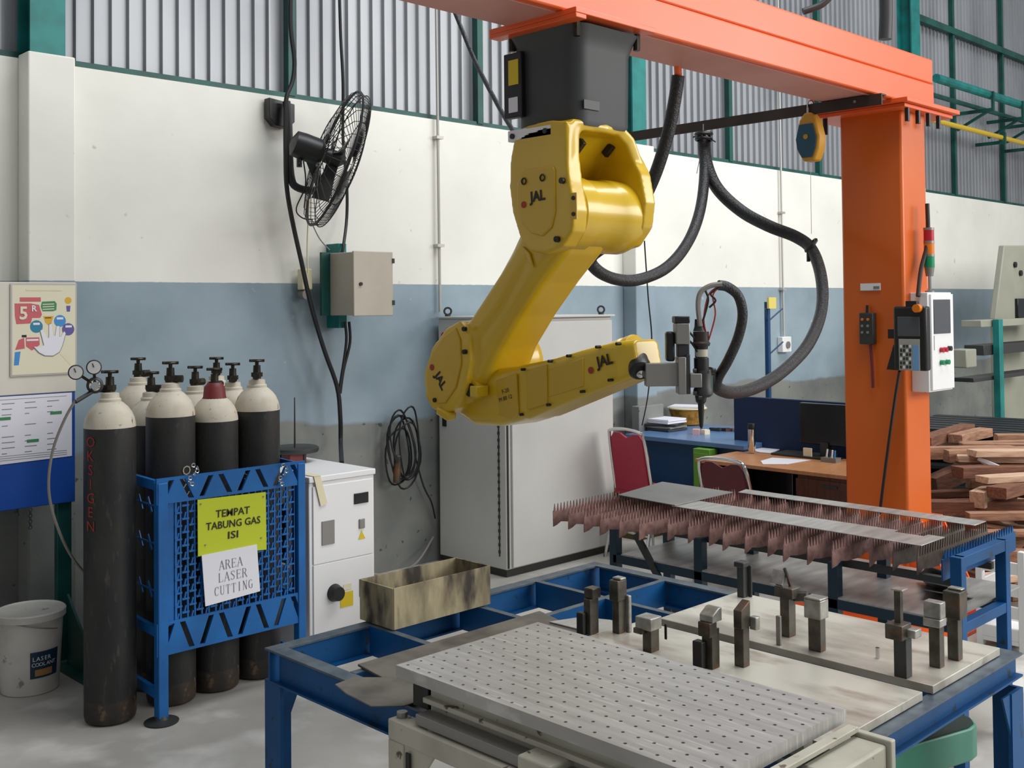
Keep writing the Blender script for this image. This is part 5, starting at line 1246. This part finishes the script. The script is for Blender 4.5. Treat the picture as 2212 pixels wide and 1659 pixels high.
# ============================================================ RIGHT SIDE
# press brake
pm = thing('press_machine', 'grey-beige press machine at the right edge', 'machine', (12.5, 4.3, 0))
def yz(px, py, yy=4.3): 
    p = at(px, py, y=yy); return p
yy = 4.3
q = MB(); q.prism([yz(2150, 690), yz(2170, 530), yz(2400, 530), yz(2400, 690)], (0, .06, 0)); q.build('upper_frame', 'machine', pm, .01)
q = MB(); q.prism([yz(2155, 690), yz(2400, 690), yz(2400, 1100), yz(2155, 1100)], (0, .3, 0)); P_ = q.v
q = MB(); a = yz(2160, 690); q.box(a.x, yy+.061, 0, a.x+1.5, yy+.1, a.z+.1); q.build('lower_frame', 'machine', pm, .01)
a = yz(2192, 645); b = yz(2192, 690); b.x = a.x+.4; MB().box(a.x, yy-.03, b.z, b.x, yy, a.z).build('display', 'screen', pm, .005)
for px_, py_ in ((2191, 572), (2203, 590)):
    a = yz(px_, py_); MB().cyl(a, a-Y*.02, .03, n=12).build('knob', 'black', pm)
for (x0_, y0_, x1_, y1_, mt) in ((2112, 692, 2400, 707, 'machine'), (2118, 746, 2400, 768, 'mdark'), (2096, 817, 2400, 826, 'mdark')):
    a = yz(x0_, y0_, yy-.25); b = yz(x0_, y1_, yy-.25); MB().box(a.x, yy-.28, b.z, a.x+1.8, yy-.1, a.z).build('table_rail', mt, pm, .005)
a = yz(2075, 755, yy-.25); b = yz(2075, 795, yy-.25); MB().box(a.x, yy-.3, b.z, a.x+.22, yy-.15, a.z).build('back_gauge', 'machine', pm, .01)
a = yz(2146, 690, yy-.3); MB().box(a.x, yy-.35, 0, a.x+.09, yy-.29, a.z).build('support_post', 'teal', pm, .004, label='green support post')
# black pallets
pl = None
def pallet(name='plastic_pallet'):
    t = thing(name, 'x', 'pallet', (0, 0, 0))
    q = MB()
    for i in range(7): q.box(-.6+i*.175, -.5, .12, -.6+i*.175+.13, .5, .145)
    for j in range(4): q.box(-.6, -.5+j*.31, .105, .58, -.5+j*.31+.07, .12)
    q.build('deck', 'pallet', t, local=True)
    for x in (-.6, -.09, .42):
        for y in (-.5, -.09, .32): MB().box(x, y, .02, x+.16, y+.16, .106).build('foot', 'pallet', t, .01, local=True)
    q = MB()
    for x in (-.6, -.09, .42): q.box(x, -.5, 0, x+.16, .48, .02)
    q.build('runner', 'pallet', t, local=True)
    return t
p0 = pallet(); base = Vector((9.15, 3.72, 0))
p0['label'] = 'black plastic pallet at the bottom of the stack on the right'; p0['group'] = 'black pallets stacked behind the timber'; p0.location = base; p0.rotation_euler = (0, 0, .15)
names = ['second black plastic pallet from the bottom of the stack', 'third black plastic pallet from the bottom of the stack', 'black plastic pallet second from the top of the stack', 'topmost black plastic pallet of the stack']
for k in range(4): dup(p0, base+Vector((.02*(k % 2), .02*k, .1455*(k+1))), names[k], .15+.03*(k % 3), 'black pallets stacked behind the timber')
# timber scrap
random.seed(21)
tg = 'broken timber pieces in the scrap heap at right'
protos = []
def plank(L, w_, h, mt):
    q = MB(); q.box(-L/2, -w_/2, -h/2, L/2, w_/2, h/2)
    for i in range(4, 8): q.v[i] += Vector((random.uniform(-.015, .015), 0, 0))
    return q.build('timber_piece', mt, bevel=.003)
for k in range(9):
    L = random.uniform(.45, 1.0); o = plank(L, random.uniform(.07, .12), random.uniform(.03, .08), ('timber', 'timber_dark', 'timber_pale', 'timber', 'timber_dark')[k % 5]); protos.append((o, L))
cnt = 0; used = set()
def place(o, loc, rz, ry):
    global cnt
    idx = [i for i, (p, l) in enumerate(protos) if p == o][0]
    c = o if idx not in used else o.copy()
    if idx in used: C.objects.link(c)
    used.add(idx); c.location = loc; c.rotation_euler = (random.uniform(-.2, .2), ry, rz)
    tag(c, 'broken timber piece in the brown scrap heap at the right edge', 'timber', tg); cnt += 1
dims = []
for p, L in protos:
    xs_ = [v.co for v in p.data.vertices]; dims.append((L, max(v.y for v in xs_)*2, max(v.z for v in xs_)*2))
heap = []; k = 0; tries = 0
while k < 250 and tries < 9000:
    tries += 1
    x = random.uniform(6.36, 8.0)
    hmax = min(.80, .24+(x-6.3)*.62)
    yc = x*random.uniform(.362, .45)
    pi = random.randrange(9); L, w_, h = dims[pi]
    a = random.choice([-.75, -.9, -.6, .2, 1.3, .7])+random.uniform(-.3, .3)
    if x-abs(math.cos(a))*L/2 < 6.1 or (yc+abs(math.sin(a))*L/2 > 2.7 and x-abs(math.cos(a))*L/2 < 6.36) or (yc+abs(math.sin(a))*L/2 > 3.12 and x-abs(math.cos(a))*L/2 < 6.82): continue
    n_ = max(3, int(L/.07)); sp_ = [(x+math.cos(a)*L*(i/(n_-1)-.5), yc+math.sin(a)*L*(i/(n_-1)-.5)) for i in range(n_)]
    z = h/2+.002
    for (hx_, hy_, hz_, hw_, hh_) in heap:
        for (u_, v_) in sp_:
            if (hx_-u_)**2+(hy_-v_)**2 < ((hw_+w_)*.5)**2: z = max(z, hz_+(hh_+h)/2+.004); break
    if z > hmax: continue
    for (u_, v_) in sp_: heap.append((u_, v_, z, w_, h))
    o = protos[pi][0]; c = o if pi not in used else o.copy()
    if pi in used: C.objects.link(c)
    used.add(pi); c.location = (x, yc, z); c.rotation_euler = (0, random.uniform(-.015, .015), a)
    tag(c, 'broken timber piece in the brown scrap heap at the right edge', 'timber', tg); k += 1
for i_, (p, L) in enumerate(protos):
    if i_ not in used: bpy.data.objects.remove(p)
def beam_(px0, py0, px1, py1, d0, d1, w_, h, mt, label):
    q = MB(); q.bar(at(px0, py0, d=d0), at(px1, py1, d=d1), w_, h)
    tag(q.build('timber_plank', mt, bevel=.003), label, 'timber')
beam_(2110, 1080, 2195, 1040, 6.6, 7.1, .09, .10, 'timber_pale', 'pale square beam pointing out of the scrap heap, below the white splinters')
beam_(2010, 1098, 2200, 1092, 6.9, 6.7, .08, .10, 'timber', 'long level beam across the front of the scrap heap')
beam_(2010, 1050, 2120, 1000, 7.6, 8.0, .10, .12, 'timber_dark', 'dark broken beam leaning near the top of the scrap heap by the column')
beam_(2150, 975, 2230, 955, 7.6, 8.3, .10, .09, 'timber_pale', 'pale beam end on top of the scrap heap by the pallets')
for k, (a, b) in enumerate((((2112, 990), (2160, 1010)), ((2120, 995), (2165, 1022)), ((2128, 1000), (2132, 1022)))):
    beam_(a[0], a[1], b[0], b[1], 6.9, 6.85, .02, .025, 'paper', ('white plastic splinter over the scrap heap, upper one', 'white plastic splinter over the scrap heap, lower one', 'short white splinter hanging from the scrap heap top')[k])
# white crates near column foot
wc = thing('white_crate', 'white slatted plastic crate in front of the timber heap', 'crate', (5.95, 2.35, 0))
a = at(2112, 1330, x=5.75); 
q = MB(); bx0, by0 = 5.60, 2.10
for i in range(4): q.box(bx0+.02, by0, .05+i*.11, bx0+.36, by0+.02, .11+i*.11); q.box(bx0+.001, by0+.021, .05+i*.11, bx0+.02, by0+.22, .11+i*.11); q.box(bx0, by0+.22, .05+i*.11, bx0+.36, by0+.24, .11+i*.11)
q.build('walls', 'white', wc, .003)
q = MB()
for x, y in ((bx0, by0), (bx0+.33, by0), (bx0, by0+.21), (bx0+.33, by0+.21)): q.box(x-.004, y-.004, 0, x+.035, y+.03, .50)
q.build('corner_posts', 'white', wc, .003)
MB().box(bx0, by0, .03, bx0+.36, by0+.24, .05).build('bottom', 'white', wc)
